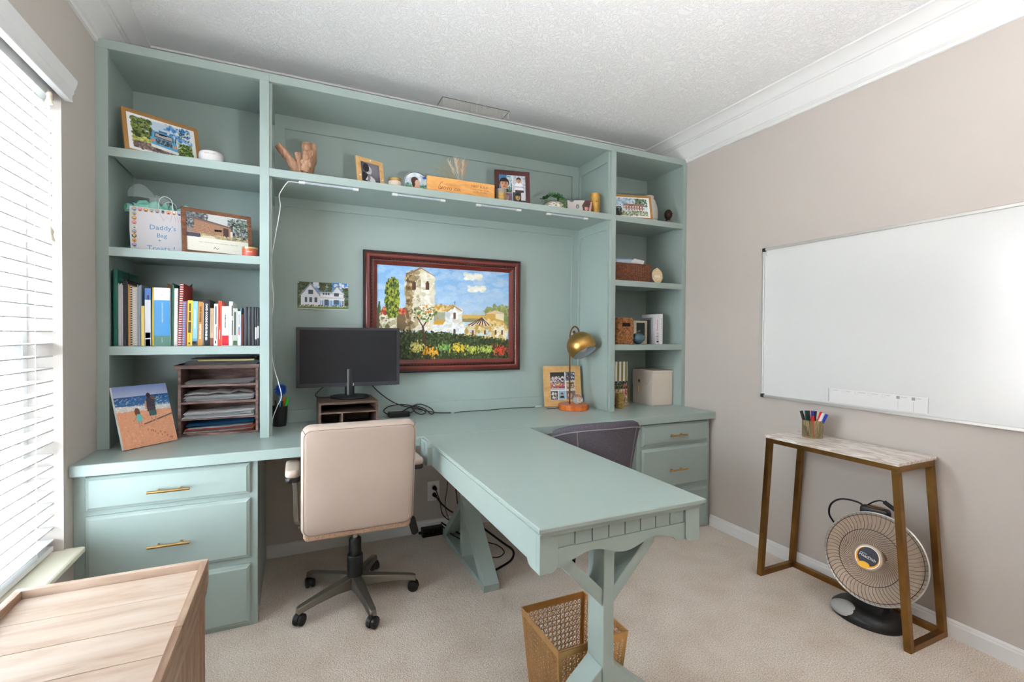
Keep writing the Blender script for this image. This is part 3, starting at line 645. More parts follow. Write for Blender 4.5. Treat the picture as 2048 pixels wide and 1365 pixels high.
# frame: axis points into the room (-x), a little to the camera and up
ax = Vector((-.94,-.16,.27)).normalized(); rx = Vector((0,0,1)).cross(ax).normalized(); ry = ax.cross(rx)
c0 = Vector((3.055,-1.735,.297))
hm = MW[ht].inverted() @ Matrix(((rx.x,ry.x,ax.x,c0.x),(rx.y,ry.y,ax.y,c0.y),(rx.z,ry.z,ax.z,c0.z),(0,0,0,1)))
RD=.188
prof=[(max(.001,RD*k/14), -.085*(1-(k/14)**2)) for k in range(15)]
M().lathe(prof+[(RD+.001,.001)]+[(max(.001,RD*k/14), -.085*(1-(k/14)**2)-.004) for k in range(14,-1,-1)],64,hm).obj('dish', m_dish, ht, smooth=50)
M().tube([(RD*math.cos(2*PI*i/72),RD*math.sin(2*PI*i/72),0) for i in range(72)],.0042,8,closed=True,mx=hm).obj('rim', m_ring, ht, smooth=True)
gr = M(); nW=62
def gz(r): t=r/RD; return .062*(1-t**2.2)+.003
for k in range(nW):
    a = 2*PI*k/nW; P=[]
    for q in range(9):
        r = .052+(RD-.052)*q/8; tw = .35*math.exp(-((r-.07)/.03)**2)-.10*math.sin(PI*(r-.05)/(RD-.05))
        P.append((r*math.cos(a+tw),r*math.sin(a+tw),gz(r)))
    gr.tube(P,.0008,4,mx=hm)
for r in (.115,.178,RD+.001): gr.tube([(r*math.cos(2*PI*i/60),r*math.sin(2*PI*i/60),gz(r)-.0012) for i in range(60)],.0013 if r<.2 else .0022,5,closed=True,mx=hm)
g_=gr.obj('grille', m_wire, ht, smooth=True)
hb_ = M().lathe([(.001,.046),(.055,.046),(.056,.060),(.053,.066),(.048,.068),(.001,.068)],40,hm).obj('hub', mat('hub_beige',(188,170,150),.4,.4), ht, smooth=40)
M().lathe([(.0455,.0682),(.0455,.0695),(.0435,.0695),(.0435,.0682)],40,hm).obj('silver_ring', m_ring, hb_, smooth=40)
M().lathe([(.001,.0684),(.043,.0684),(.043,.069),(.001,.069)],40,hm).obj('orange_disc', mat('emblem_orange',(246,168,30),.4), hb_)
M().lathe([(.001,.0692),(.0385,.0692),(.0385,.0696),(.001,.0696)],40,hm @ tr(.002,.004,0)).obj('navy_disc', mat('emblem_navy',(30,32,48),.4), hb_)
M().lathe([(.001,.0698),(.022,.0698),(.022,.0701),(.001,.0701)],32,hm @ tr(-.010,-.033,0) @ Matrix.Diagonal((1.0,.62,1,1))).obj('sun_arc', mat('emblem_yellow',(252,190,20),.4), hb_)
text('HeatDish','lettering',m_white,ht,hm @ tr(.001,.001,.0702) @ rot('Z',-.22),.0165,'CENTER',.0002)
text('PARABOLIC','lettering',m_white,ht,hm @ tr(-.014,.014,.0702) @ rot('Z',-.22),.0045,'CENTER',.0002)
M().tube([(.03*math.cos(t*.9),.03*math.sin(t*.9),-.04+.0025*t) for t in [k*.35 for k in range(80)]],.0035,6,mx=hm @ tr(0,0,-.015)).obj('heating_coil', mat('coil',(150,110,90),.5,.3), ht, smooth=True)
M().cyl((0,0,-.08),(0,0,.05),.018,.02,n=20,mx=hm).obj('coil_post', mat('ceramic',(214,190,160),.5), ht, smooth=True)
M().lathe([(.001,0),(.128,0),(.132,.010),(.128,.030),(.108,.050),(.07,.062),(.001,.066)],44,tr(0,0,0) @ Matrix.Diagonal((.86,1.08,1,1))).obj('base', m_black, ht, smooth=40)
M().sphere((-.066,.045,.030),.074,24,12,(.66,.95,.44)).obj('grey_foot_pad', mat('grey_pad',(176,176,174),.45), ht, smooth=True)
M().prism([(-.055,.075),(.055,.075),(.075,.16),(-.075,.16)],'x',-.045,.012,tr(-.005,-.025,-.02)).obj('neck', m_black, ht, bevel=.006)
M().cyl((0,0,-.09),(0,0,-.115),.05,.045,n=24,mx=hm).obj('rear_housing', m_black, ht, smooth=40)
cb = M().slab(.11,.05,.045,.015,.01,hm @ tr(-.03,.19,-.055) @ rot('X',.2)).obj('control_box', m_black, ht, smooth=50)
M().lathe([(.028,0),(.031,.0),(.031,.0012),(.028,.0012)],28,hm @ tr(-.03,.214,-.05) @ rot('X',-PI/2+.2),cap=False).obj('dial_ring', mat('dial_orange',(210,130,30),.5), cb)
wp = MW[ht].inverted()
M().tube(spline([tuple(wp @ Vector(p)) for p in ((3.15,-1.66,.47),(3.14,-1.62,.492),(3.12,-1.56,.49),(3.11,-1.52,.455),(3.12,-1.505,.40),(3.15,-1.515,.35))]),.0042,8).obj('cord', m_blackmatte, ht, smooth=True)
M().tube(spline([tuple(wp @ Vector(p)) for p in ((3.14,-1.66,.49),(3.13,-1.70,.523),(3.13,-1.735,.531),(3.13,-1.80,.50))]),.0032,8).obj('cord', m_blackmatte, ht, smooth=True)
M().cyl(wp @ Vector((3.13,-1.735,.531)),wp @ Vector((3.13,-1.80,.497)),.009,.009,n=12).obj('plug', m_blackmatte, ht, smooth=True)
# ------------------------------------------------------------ gold lattice waste basket
m_bask = mat('gold_lattice_metal',(206,162,104),.36,.75,noise=(30,.08))
bs = thing('waste_basket','square gold pierced-lattice waste basket under the peninsula desk','basket',(1.598,-1.618,0))
hz=.322; ht_=.126; hb2=.098     # half-width top / bottom
def side_pt(k, u, z):
    h = hb2+(ht_-hb2)*z/hz; a = u*h; 
    return ((a,-h,z),(h,a,z),(-a,h,z),(-h,-a,z))[k]
for k in range(4):
    pn = M(); nrm = Vector(((0,-1,0),(1,0,0),(0,1,0),(-1,0,0))[k])
    def bar(u0,z0,u1,z1,wd,th=.0009):
        p=Vector(side_pt(k,u0,z0)); q=Vector(side_pt(k,u1,z1)); d=(q-p).normalized(); s=d.cross(nrm).normalized()*wd; t=nrm*th
        pn.add([p-s-t,p+s-t,p+s+t,p-s+t,q-s-t,q+s-t,q+s+t,q-s+t],[(0,3,2,1),(4,5,6,7),(0,1,5,4),(1,2,6,5),(2,3,7,6),(3,0,4,7)])
    nu,nz_=13,16; U=.93; Z0,Z1=.022,hz-.02
    gu=lambda i:-U+2*U*i/nu; gzz=lambda j:Z0+(Z1-Z0)*j/nz_
    for i in range(nu+1): bar(gu(i),Z0,gu(i),Z1,.0011)
    for j in range(nz_+1): bar(-U,gzz(j),U,gzz(j),.0011)
    for d in range(-nz_,nu+1):
        i0=max(0,d); j0=i0-d; n_=min(nu-i0,nz_-j0)
        if n_>0: bar(gu(i0),gzz(j0),gu(i0+n_),gzz(j0+n_),.0008); bar(-gu(i0),gzz(j0),-gu(i0+n_),gzz(j0+n_),.0008)
    bar(-1,Z0/2,1,Z0/2,.011); bar(-1,hz-.011,1,hz-.011,.011); bar(-.965,0.002,-.965,hz-.002,.006); bar(.965,0.002,.965,hz-.002,.006)
    pn.obj('lattice_side', m_bask, bs)
M().tube([(ht_,-ht_,hz),(ht_,ht_,hz),(-ht_,ht_,hz),(-ht_,-ht_,hz)],.003,8,closed=True).obj('rim', m_bask, bs, smooth=True)
M().box(-hb2,hb2,-hb2,hb2,.002,.005).obj('bottom', m_bask, bs)
# ------------------------------------------------------------ weathered-wood cabinet in the foreground
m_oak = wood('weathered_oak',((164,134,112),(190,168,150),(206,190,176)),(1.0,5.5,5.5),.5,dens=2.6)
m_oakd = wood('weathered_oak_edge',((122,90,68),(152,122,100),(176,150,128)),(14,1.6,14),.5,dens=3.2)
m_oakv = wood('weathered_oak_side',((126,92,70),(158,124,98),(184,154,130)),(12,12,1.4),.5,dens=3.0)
wc = thing('wood_cabinet','weathered pale oak cabinet with a raised rim beside the window','cabinet',(.292,-1.72,0))
wx0, wx1, wyb, wyf, wh = .067, .517, -1.203, -2.24, .55
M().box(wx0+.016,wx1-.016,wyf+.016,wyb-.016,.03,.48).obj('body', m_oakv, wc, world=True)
npl=7; yy=wyb-.02; dp=(wyb-wyf-.04)/npl
for k in range(npl): M().box(wx0+.018,wx1-.018,yy-dp+.0009,yy-.0009,.482,.528).obj('plank', m_oak, wc, bevel=.001, world=True); yy -= dp
M().box(wx0,wx1,wyb-.018,wyb,.482,wh).obj('rim_board', m_oak, wc, bevel=.0015, world=True)
M().box(wx0,wx1,wyf,wyf+.018,.482,wh).obj('rim_board', m_oak, wc, bevel=.0015, world=True)
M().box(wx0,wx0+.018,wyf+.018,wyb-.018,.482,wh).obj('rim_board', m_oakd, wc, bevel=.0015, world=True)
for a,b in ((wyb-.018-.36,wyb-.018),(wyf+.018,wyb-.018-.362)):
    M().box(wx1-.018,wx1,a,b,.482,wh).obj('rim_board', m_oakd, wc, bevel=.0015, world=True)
M().prism([(wx1-.016,.44),(wx1-.006,.44),(wx1,.482),(wx1-.016,.482)],'y',wyf,wyb).obj('cornice', m_oakd, wc, world=True)
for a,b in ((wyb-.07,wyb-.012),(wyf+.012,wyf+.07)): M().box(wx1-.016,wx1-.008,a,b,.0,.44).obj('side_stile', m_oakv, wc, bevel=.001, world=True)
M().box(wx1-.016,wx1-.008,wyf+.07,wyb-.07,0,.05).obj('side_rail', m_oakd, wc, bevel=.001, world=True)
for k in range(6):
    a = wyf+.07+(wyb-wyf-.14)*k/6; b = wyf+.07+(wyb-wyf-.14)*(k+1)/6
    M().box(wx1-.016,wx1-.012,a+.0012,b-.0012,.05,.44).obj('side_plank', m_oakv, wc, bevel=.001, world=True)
for a,b in ((wyb-.04,wyb-.016),(wyf+.016,wyf+.04)):
    for c in (wx0+.02,wx1-.06): M().box(c,c+.04,a,b,0,.03).obj('foot', m_oakv, wc, world=True)
# ------------------------------------------------------------ framed things
def plane(lean, t=0): return tr(0,0,t*math.sin(lean)) @ basis((0,0,0),(1,0,0),(0,math.sin(lean),math.cos(lean)))
def bars(t, m, w, h, fw, th, pm, bevel=.0015, nm='frame_bar'):
    fwb = fw
    for P in ([(0,0),(w,0),(w-fw,fw),(fw,fw)],[(w,0),(w,h),(w-fw,h-fw),(w-fw,fw)],[(w,h),(0,h),(fw,h-fw),(w-fw,h-fw)],[(0,h),(0,0),(fw,fw),(fw,h-fw)]):
        M().prism(P,'z',-th,0,pm).obj(nm, m, t, bevel=bevel)
def framed(name, label, cat, x, y, z, yaw_, w, h, lean, fw, th, m, cv, rough=.35, strut=True, inset=.004):
    t = thing(name, label, cat, (x,y,z), yaw_); pm = plane(lean, th)
    bars(t, m, w, h, fw, th, pm)
    M().box(fw*.6,w-fw*.6,fw*.6,h-fw*.6,-th+.001,-inset-.0015,pm).obj('backing', m_dark, t)
    print_obj('picture', cv, w-2*fw+.002, h-2*fw+.002, pm @ tr(fw-.001,fw-.001,-inset), t, rough)
    if strut and lean > .05:
        b = min(h*.9*math.sin(lean)+th, .07)
        M().box(w/2-.015,w/2+.015,-.0015,.0015,0,h*.6, tr(0,h*.6*math.sin(lean)+th*1.1+.006,0) @ rot('X',.16)).obj('easel_strut', m_dark, t)
    return t
m_goldfr = mat('gold_brown_frame',(178,132,74),.45,.2); m_brownfr = wood('rustic_brown_frame',((92,54,34),(126,80,54),(150,100,70)),(3,14,14),.6)
m_tanfr = wood('tan_wood_frame',((196,150,92),(214,170,110),(226,188,132)),(3,10,10),.5)
m_maho = mat('mahogany_frame',(74,24,20),.35,coat=.3)
G = [(52,74,34),(84,106,44),(120,134,58),(36,52,28),(150,158,80)]
# picture 1: watercolour of a blue truck
c = Cv(170,112,(240,240,240)); q = Cv(150,96,(232,240,246))
c.rect(0,0,1,1,(244,244,244))
A=lambda x,y:(.07+.86*x,.09+.84*y)
def P(L_): return [A(*p) for p in L_]
c.poly(P([(0,0),(1,0),(1,1),(0,1)]),(205,224,240)); c.dabs((.55,.55,.93,.93),[(60,130,200),(110,170,220),(235,240,245)],90,(.01,.04),seed=3)
c.poly(P([(0,0),(1,0),(1,.28),(0,.22)]),(120,100,92)); c.dabs(P([(0,0),(1,0),(1,.25),(0,.22)]),[(90,76,72),(160,140,128),(110,92,84)],180,(.008,.02),seed=5)
c.poly(P([(0,.22),(.3,.25),(.3,.45),(0,.5)]),(176,180,80)); c.dabs(P([(0,.22),(.32,.25),(.3,.48),(0,.5)]),[(200,196,90),(140,150,60),(220,220,150)],120,(.008,.02),seed=6)
c.dabs((.07,.42,.34,.92),G,260,(.01,.028),seed=7); c.dabs((.72,.12,.93,.5),[(60,92,40),(110,140,50),(170,180,70),(40,60,34)],260,(.008,.02),seed=8)
c.dabs((.74,.62,.93,.9),[(40,70,110),(70,100,60)],60,(.006,.014),seed=9)
c.poly(P([(.30,.22),(.74,.14),(.72,.48),(.68,.66),(.34,.7),(.28,.46)]),(92,170,214)); c.poly(P([(.35,.5),(.68,.46),(.66,.63),(.37,.66)]),(70,64,66)); c.poly(P([(.37,.53),(.66,.49),(.65,.6),(.38,.63)]),(190,180,180))
c.poly(P([(.44,.68),(.58,.67),(.58,.74),(.44,.75)]),(60,120,170)); c.poly(P([(.38,.3),(.64,.26),(.64,.44),(.38,.47)]),(60,72,80)); c.dabs(P([(.38,.3),(.64,.26),(.64,.44),(.38,.47)]),[(120,160,180),(40,50,60),(150,180,190)],70,(.006,.012),seed=2)
c.poly(P([(.29,.15),(.74,.07),(.75,.16),(.29,.25)]),(236,236,232)); c.ell(*A(.33,.38),.03,.045,(220,150,110)); c.ell(*A(.69,.31),.03,.045,(220,150,110)); c.poly(P([(.36,.05),(.44,.04),(.44,.12),(.36,.13)]),(80,50,50))
for a,b in (((.30,.5),(.29,.72)),((.71,.46),(.73,.66))): c.line(A(*a),A(*b),.008,(30,40,60))
framed('picture_frame','gold-brown framed watercolour of a blue truck on the top left shelf','picture',.093,-.362,2.0485,.50,.30,.217,.28,.017,.016,m_goldfr,c.noise(3))
# picture 2: log cabin
c = Cv(170,130,(232,226,212))
c.rect(0,.36,1,1,(150,130,120)); c.rect(0,.62,1,1,(206,206,204)); c.dabs((0,.6,.34,.98),[(52,58,66),(84,92,98),(120,128,132)],260,(.008,.024),seed=1); c.dabs((.66,.42,1,.95),[(34,44,40),(60,74,64),(96,108,98),(150,160,160)],420,(.008,.022),seed=2)
c.poly([(.1,.44),(.72,.42),(.72,.66),(.66,.74),(.14,.84)],(176,132,104))
for k in range(9): c.line((.1,.46+k*.042),(.72,.44+k*.03),.0035,(120,80,62))
c.poly([(.1,.82),(.66,.70),(.72,.68),(.72,.72),(.12,.88)],(110,90,84)); c.poly([(.58,.44),(.67,.435),(.67,.67),(.58,.68)],(70,48,44)); c.rect(.7,.44,.735,.6,(226,216,204)); c.ell(.717,.62,.014,.02,(120,86,70))
c.dabs((0,.36,1,.46),[(196,176,120),(170,150,100),(210,196,150)],200,(.006,.016),seed=4); c.rect(0,.36,.22,.46,(70,70,82)); c.rect(0,0,1,.36,(234,228,214)); c.poly([(.2,.36),(.26,.42),(.42,.42),(.48,.36)],(214,206,186))
for k in range(34): c.rect(.18+k*.019,.235,.18+k*.019+.011,.252,(168,160,148))
c.line((.42,.10),(.44,.15),.004,(90,86,84)); c.line((.44,.15),(.47,.09),.004,(90,86,84)); c.line((.47,.09),(.5,.13),.004,(90,86,84))
framed('picture_frame','rustic brown framed photo of a log cabin on the second left shelf','picture',.296,-.335,1.6245,.325,.293,.224,.18,.018,.016,m_brownfr,c.noise(3))
# picture 3: black and white baby photo, tan frame with tiny white bees
c = Cv(96,96,(70,70,84)); t_=((c.X-.7)**2+(c.Y-.7)**2)[:,:,None]; c.a[:] = np.array((128,126,140))*(1-np.clip(t_*1.3,0,1))+np.array((30,30,36))*np.clip(t_*1.3,0,1)
c.poly([(.02,.0),(.95,.0),(.9,.12),(.5,.2),(.36,.42),(.1,.5)],(40,40,46)); c.ell(.40,.62,.17,.22,(196,192,194)); c.ell(.28,.72,.16,.22,(38,36,40)); c.ell(.45,.60,.03,.02,(60,58,62)); c.poly([(.2,.1),(.75,.05),(.7,.22),(.4,.42)],(214,212,216)); c.poly([(.3,.05),(.42,.05),(.5,.4),(.36,.44)],(120,118,124))
bf = framed('picture_frame','small tan framed black and white portrait on the display shelf','picture',1.069,-.33,2.0485,.37,.157,.158,.18,.024,.014,m_tanfr,c.noise(2),.2)
pm = plane(.18,.014)
for k,(u,v) in enumerate(((.078,.146),(.012,.05),(.145,.05))): M().sphere((u,v,.002),.0045,10,6,(1.3,.8,.5),pm).sphere((u+.003,v+.004,.003),.003,8,5,(.6,1.3,.4),pm).obj('bee_ornament', m_white, bf, smooth=True)
# picture 4: four-photo collage, mahogany frame
c = Cv(130,136,(236,236,238))
c.rect(0,.36,.49,1,(70,120,160)); c.rect(.3,.55,.49,1,(190,214,228)); c.dabs((.3,.4,.49,.95),[(60,110,160),(200,214,224),(150,160,120)],50,(.012,.03),seed=1); c.face(.2,.66,.17,(206,150,116),(30,26,26),(44,48,54)); c.dabs((.36,.37,.49,.6),[(110,140,60),(70,100,50)],40,(.01,.02)); c.rect(0,.345,1,.36,(240,240,240))
c.rect(.5,.38,1,1,(196,198,206)); c.dabs((.5,.55,1,1),[(180,186,200),(220,222,226),(150,160,180)],60,(.015,.04),seed=2); c.face(.74,.82,.085,(196,140,112),(36,30,30),(240,240,244)); c.poly([(.56,.38),(.95,.38),(.9,.56),(.6,.56)],(236,236,240)); c.rect(.6,.38,.92,.47,(60,52,50))
c.rect(0,0,.49,.345,(120,100,110)); c.face(.26,.19,.12,(186,148,150),(110,84,92),(150,120,130),True); c.rect(.5,0,1,.38,(60,66,60)); c.rect(.82,.1,1,.38,(214,214,218)); c.face(.70,.22,.10,(208,164,110),(36,30,26),(40,42,48)); c.rect(.49,0,.505,1,(240,240,240))
framed('picture_frame','mahogany framed four-photo collage on the display shelf','picture',1.878,-.25,2.0485,-.20,.224,.231,.12,.028,.02,m_maho,c.noise(3),.12)
# picture 5: small gallery-wrapped girl portrait
t = thing('photo_block','small gallery-wrapped canvas portrait beside the gold vase','picture',(2.362,-.297,2.0485),-.36)
M().box(0,.16,.0006,.03,0,.082).obj('canvas_block', mat('canvas_edge',(150,156,160),.7), t, bevel=.001)
c = Cv(96,50,(196,190,186)); c.ell(.18,1.0,.1,.16,(90,90,94)); c.ell(.42,.52,.07,.17,(110,112,116)); c.ell(.42,.5,.03,.1,(160,160,162)); c.poly([(.56,0),(1,0),(1,1),(.72,1),(.6,.6),(.64,.3)],(74,40,36)); c.face(.78,.42,.085,(220,160,140),(74,40,36),(150,90,90),True); c.poly([(.86,.2),(.96,.9),(1,.9),(.96,.1)],(200,150,150)); c.ell(.72,.16,.04,.06,(170,40,40))
print_obj('picture', c.noise(3), .16,.082, basis((0,0,0),(1,0,0),(0,0,1)), t, .5)
# picture 6: watercolour of a pale house, gold frame
c = Cv(150,96,(242,242,242)); B=lambda L_: [(.07+.86*x,.1+.82*y) for x,y in L_]
c.poly(B([(0,0),(1,0),(1,1),(0,1)]),(214,226,234)); c.dabs((.1,.55,.6,.92),[(120,170,200),(170,200,220),(236,240,242)],70,(.012,.04),seed=2); c.dabs((.62,.55,.93,.92),[(60,96,60),(90,124,70),(50,76,50)],220,(.008,.02),seed=3); c.dabs((.07,.1,.93,.32),[(120,140,70),(170,170,120),(196,186,160),(80,104,60)],300,(.008,.02),seed=4)
c.poly(B([(.28,.34),(.88,.30),(.88,.58),(.28,.6)]),(226,206,196)); c.poly(B([(.24,.58),(.92,.55),(.84,.68),(.34,.7)]),(168,110,96)); c.poly(B([(.26,.42),(.9,.40),(.9,.45),(.26,.47)]),(176,124,108))
for k in range(7): c.rect(.36+k*.07,.47,.39+k*.07,.55,(96,90,100)); c.rect(.36+k*.07,.36,.39+k*.07,.43,(110,100,104))
c.dabs((.07,.16,.25,.5),[(40,50,40),(60,70,50)],80,(.01,.02),seed=8)
framed('picture_frame','gold framed watercolour of a pale house in the right tower','picture',2.705,-.30,2.0485,-.26,.302,.179,.22,.015,.014,m_goldfr,c.noise(3))
# picture 7: unframed beach canvas leaning on the worktop
t = thing('beach_canvas','beach photo panel leaning on the worktop at the left end','picture',(.112,-.470,.7605),.80); ln=.30; pm = plane(ln,.012)
M().box(0,.226,0,.272,-.012,-.0006,pm).obj('panel', m_white, t)
c = Cv(150,180,(224,158,122)); c.grad(.82,1,(170,178,206),(120,138,186)); c.grad(.64,.82,(62,112,160),(40,80,140)); c.dabs((0,.62,1,.8),[(100,150,190),(40,84,140),(190,210,220),(60,110,160)],260,(.006,.02),asp=.4,seed=1)
c.poly([(0,.60),(1,.56),(1,.63),(0,.68)],(214,206,204)); c.dabs((0,.57,1,.67),[(240,240,240),(180,190,200),(226,220,214)],220,(.006,.016),asp=.5,seed=2); c.dabs((0,0,1,.58),[(216,146,112),(232,168,132),(204,134,102),(240,182,146)],900,(.004,.016),seed=3,al=.4)
c.poly([(.42,.36),(1,.48),(1,.455),(.45,.345)],(110,84,76)); c.poly([(.55,.55),(.70,.55),(.72,.76),(.58,.78),(.53,.7)],(60,50,58)); c.ell(.615,.815,.04,.045,(52,36,34)); c.ell(.70,.77,.035,.035,(120,84,72)); c.poly([(.57,.47),(.70,.47),(.71,.56),(.57,.56)],(46,80,84)); c.rect(.585,.385,.615,.48,(190,140,116)); c.rect(.655,.385,.685,.48,(190,140,116)); c.line((.545,.72),(.53,.6),.014,(190,140,116))
c.ell(.36,.56,.05,.07,(110,70,52)); c.poly([(.33,.4),(.43,.4),(.42,.53),(.34,.53)],(110,190,186)); c.rect(.35,.31,.37,.41,(196,140,116)); c.rect(.39,.31,.41,.41,(196,140,116)); c.line((.34,.5),(.27,.42),.008,(196,140,116)); c.line((.42,.5),(.47,.43),.008,(196,140,116))
for k in range(12): c.ell(.5+.035*k+random.uniform(-.03,.03),.28-.018*k+random.uniform(-.03,.03),.012,.018,(186,118,88))
print_obj('picture', c.noise(3), .226,.272, pm, t, .18)
# picture 8: wide tan frame with family collage behind the lamp
c = Cv(96,104,(238,238,238))
c.rect(.02,.36,.58,1,(60,50,52)); c.rect(.02,.84,.58,1,(40,44,40)); c.dabs((.04,.5,.56,.84),[(230,230,236),(214,214,224),(200,160,140),(236,236,240)],150,(.012,.026),seed=1); c.dabs((.04,.42,.56,.64),[(40,90,190),(226,90,90),(240,150,120),(230,190,60),(210,60,80),(190,140,120)],120,(.012,.026),seed=2); c.rect(.02,.36,.58,.42,(180,190,200))
c.rect(.62,.68,1,1,(50,66,90)); c.dabs((.64,.7,.98,.96),[(220,220,224),(40,40,60),(196,150,120),(120,160,190)],50,(.015,.03),seed=3); c.rect(.62,.36,1,.66,(206,190,170)); c.dabs((.68,.4,.95,.62),[(60,50,40),(196,150,120),(120,90,60)],50,(.015,.03),seed=4)
c.rect(.02,.02,.3,.33,(50,60,56)); c.dabs((.06,.04,.28,.26),[(220,180,160),(230,230,230),(40,40,44)],40,(.015,.03),seed=5); c.rect(.33,.02,.6,.33,(140,180,206)); c.face(.46,.2,.05,(206,150,126),(60,44,36),(30,30,36)); c.rect(.63,.02,1,.33,(130,110,110)); c.face(.78,.18,.10,(222,174,150),(110,80,60),(150,120,130))
framed('picture_frame','wide tan wood framed family photo collage behind the brass lamp','picture',2.330,-.078,.7605,-.13,.277,.282,.13,.045,.022,m_tanfr,c.noise(3),.25)
# picture 9: small unframed house print pinned to the panel
t = thing('pinned_print','glossy print of a white farmhouse pinned to the green panel','picture',(.912,-.006,1.398))
c = Cv(150,88,(120,176,226)); c.grad(.45,1,(150,196,236),(58,126,204)); c.dabs((.28,.8,.62,1),[(236,242,248),(210,226,240)],40,(.015,.04),seed=1); c.dabs((.7,.75,1,.95),[(236,242,248)],24,(.01,.03),seed=5)
for r,sd in (((0,.16,.09,1),1),((.1,.7,.28,1),2),((.42,.66,.66,1),3),((.88,.16,1,.8),4)): c.dabs(r,[(44,64,34),(70,92,44),(96,112,60),(60,60,40)],220,(.008,.022),seed=sd)
c.rect(0,0,1,.14,(90,130,70)); c.rect(0,.0,1,.03,(220,220,216)); c.rect(.05,.1,.95,.15,(206,196,180)); c.poly([(.07,.14),(.44,.14),(.44,.5),(.25,.92),(.07,.5)],(236,240,246)); c.poly([(.03,.5),(.25,.98),(.46,.5),(.44,.47),(.25,.9),(.06,.48)],(150,156,166)); c.rect(.44,.34,.9,.6,(240,243,247)); c.poly([(.44,.58),(.92,.58),(.9,.66),(.44,.66)],(190,196,206)); c.poly([(.66,.6),(.9,.6),(.9,.64),(.77,.88),(.66,.66)],(232,236,244)); c.poly([(.64,.62),(.77,.92),(.91,.62),(.88,.62),(.77,.85),(.67,.62)],(150,156,166)); c.poly([(.44,.42),(.92,.40),(.92,.46),(.44,.47)],(214,218,224))
for x,y,w_,h_ in ((.21,.56,.09,.16),(.14,.26,.05,.18),(.23,.26,.05,.18),(.33,.26,.05,.18),(.49,.54,.03,.09),(.54,.54,.03,.09),(.59,.54,.03,.09),(.71,.5,.1,.12),(.52,.16,.08,.22),(.71,.2,.1,.16)): c.rect(x,y,x+w_,y+h_,(70,90,110))
for x in (.46,.5,.62,.68,.86,.9): c.rect(x,.14,x+.012,.42,(246,248,250))
c.dabs((.06,.1,.94,.17),[(96,70,50),(70,90,50)],70,(.006,.014),seed=9)
M_ = basis((-.135,0,0),(1,0,0),(0,0,1))
print_obj('photo_sheet', c.noise(3), .272,.155, M_, t, .15, curl=lambda u,v: .004*(1-v)**2+.002*(u-.5)**2)
for u in (-.131,.133): M().sphere((u,-.0035,.150),.0038,10,6).obj('push_pin', m_white, t, smooth=True)
# picture 10: large painting
m_maho2 = mat('red_mahogany_moulding',(104,36,28),.3,coat=.4,noise=(20,.12)); m_bead = mat('dark_bead_moulding',(40,20,18),.4,noise=(160,.6))
pt = thing('framed_painting','large oil painting of a walled village in a red mahogany frame','painting',(1.643,-.013,1.022))
pw, ph = 1.026, .735
def ringm(prof, nm, m, sm=False):
    vs=[];n=len(prof)
    for i,d in prof: vs += [(-pw/2+i,-d,i),(pw/2-i,-d,i),(pw/2-i,-d,ph-i),(-pw/2+i,-d,ph-i)]
    fs=[]
    for k in range(n-1): fs += [(k*4+j,k*4+(j+1)%4,k*4+4+(j+1)%4,k*4+4+j) for j in range(4)]
    return M().add(vs,fs).obj(nm, m, pt, smooth=sm)
ringm([(0,0),(0,.022),(.004,.027),(.009,.028),(.013,.026)],'outer_moulding',m_bead,35)
ringm([(.013,.026),(.018,.031),(.026,.034),(.034,.033),(.040,.028),(.042,.024)],'frame_moulding',m_maho2,40)
ringm([(.042,.024),(.045,.027),(.049,.027),(.052,.022)],'bead_moulding',m_bead,35)
ringm([(.052,.022),(.058,.024),(.068,.019),(.080,.012),(.081,.006)],'inner_moulding',m_maho2,35)
bd = M()
for i in range(150):
    u=i/150*(2*(pw-.094)+2*(ph-.094)); a=pw-.094; b=ph-.094
    if u<a: p=(-a/2+u,.047)
    elif u<a+b: p=(a/2,.047+u-a)
    elif u<2*a+b: p=(a/2-(u-a-b),ph-.047)
    else: p=(-a/2,ph-.047-(u-2*a-b))
    bd.sphere((p[0],-.0275,p[1]),.0026,6,4)
bd.obj('bead_row', mat('bead_gilt',(120,84,60),.35,.4), pt)
M().box(-pw/2+.02,pw/2-.02,-.006,-.0005,.02,ph-.02).obj('backing', m_dark, pt)
c = Cv(330,226,(150,190,230))
def cp(x,y):
    u=(x-245)/1327.; top=217+88*u; bot=1187-22*u; return (u,1-(y-top)/(bot-top))
def pl(*L_): return [cp(*p) for p in L_]
c.grad(.3,1,(206,222,238),(120,174,226)); c.dabs((0,.5,1,1),[(140,186,230),(170,206,238),(196,216,236),(210,220,234)],420,(.015,.05),asp=.5,al=.25,seed=1)
for cx,cy,rx,ry in ((1180,345,85,28),(1210,470,85,30)):
    u,v=cp(cx,cy); c.dabs((u-.06,v-.03,u+.07,v+.03),[(246,240,224),(236,232,224),(252,248,238)],60,(.01,.022),asp=.6,al=.7,seed=cx)
c.dabs(pl((1250,760),(1290,690),(1400,640),(1570,650),(1570,900),(1250,860)),[(140,150,90),(170,176,120),(120,130,80)],400,(.008,.02),al=.8,seed=4); c.dabs((.6,.44,.8,.5),[(180,196,206)],60,(.01,.03),al=.6,seed=3)
c.poly(pl((250,650),(300,700),(290,1180),(245,1180)),(96,84,52)); c.poly(pl((262,590),(275,590),(285,710),(252,710)),(70,90,40))
c.poly(pl((280,715),(520,722),(520,900),(280,860)),(214,206,180)); c.dabs(pl((280,715),(520,722),(520,900),(280,860)),[(226,220,200),(180,170,130),(120,104,70),(240,236,220)],200,(.006,.018),seed=5); c.poly(pl((285,715),(300,658),(500,662),(520,722)),(186,64,44)); c.dabs(pl((285,715),(300,658),(510,662),(520,722)),[(210,96,60),(160,48,36),(228,150,110)],90,(.006,.014),seed=6)
c.poly(pl((430,720),(520,720),(520,900),(430,880)),(120,98,70))
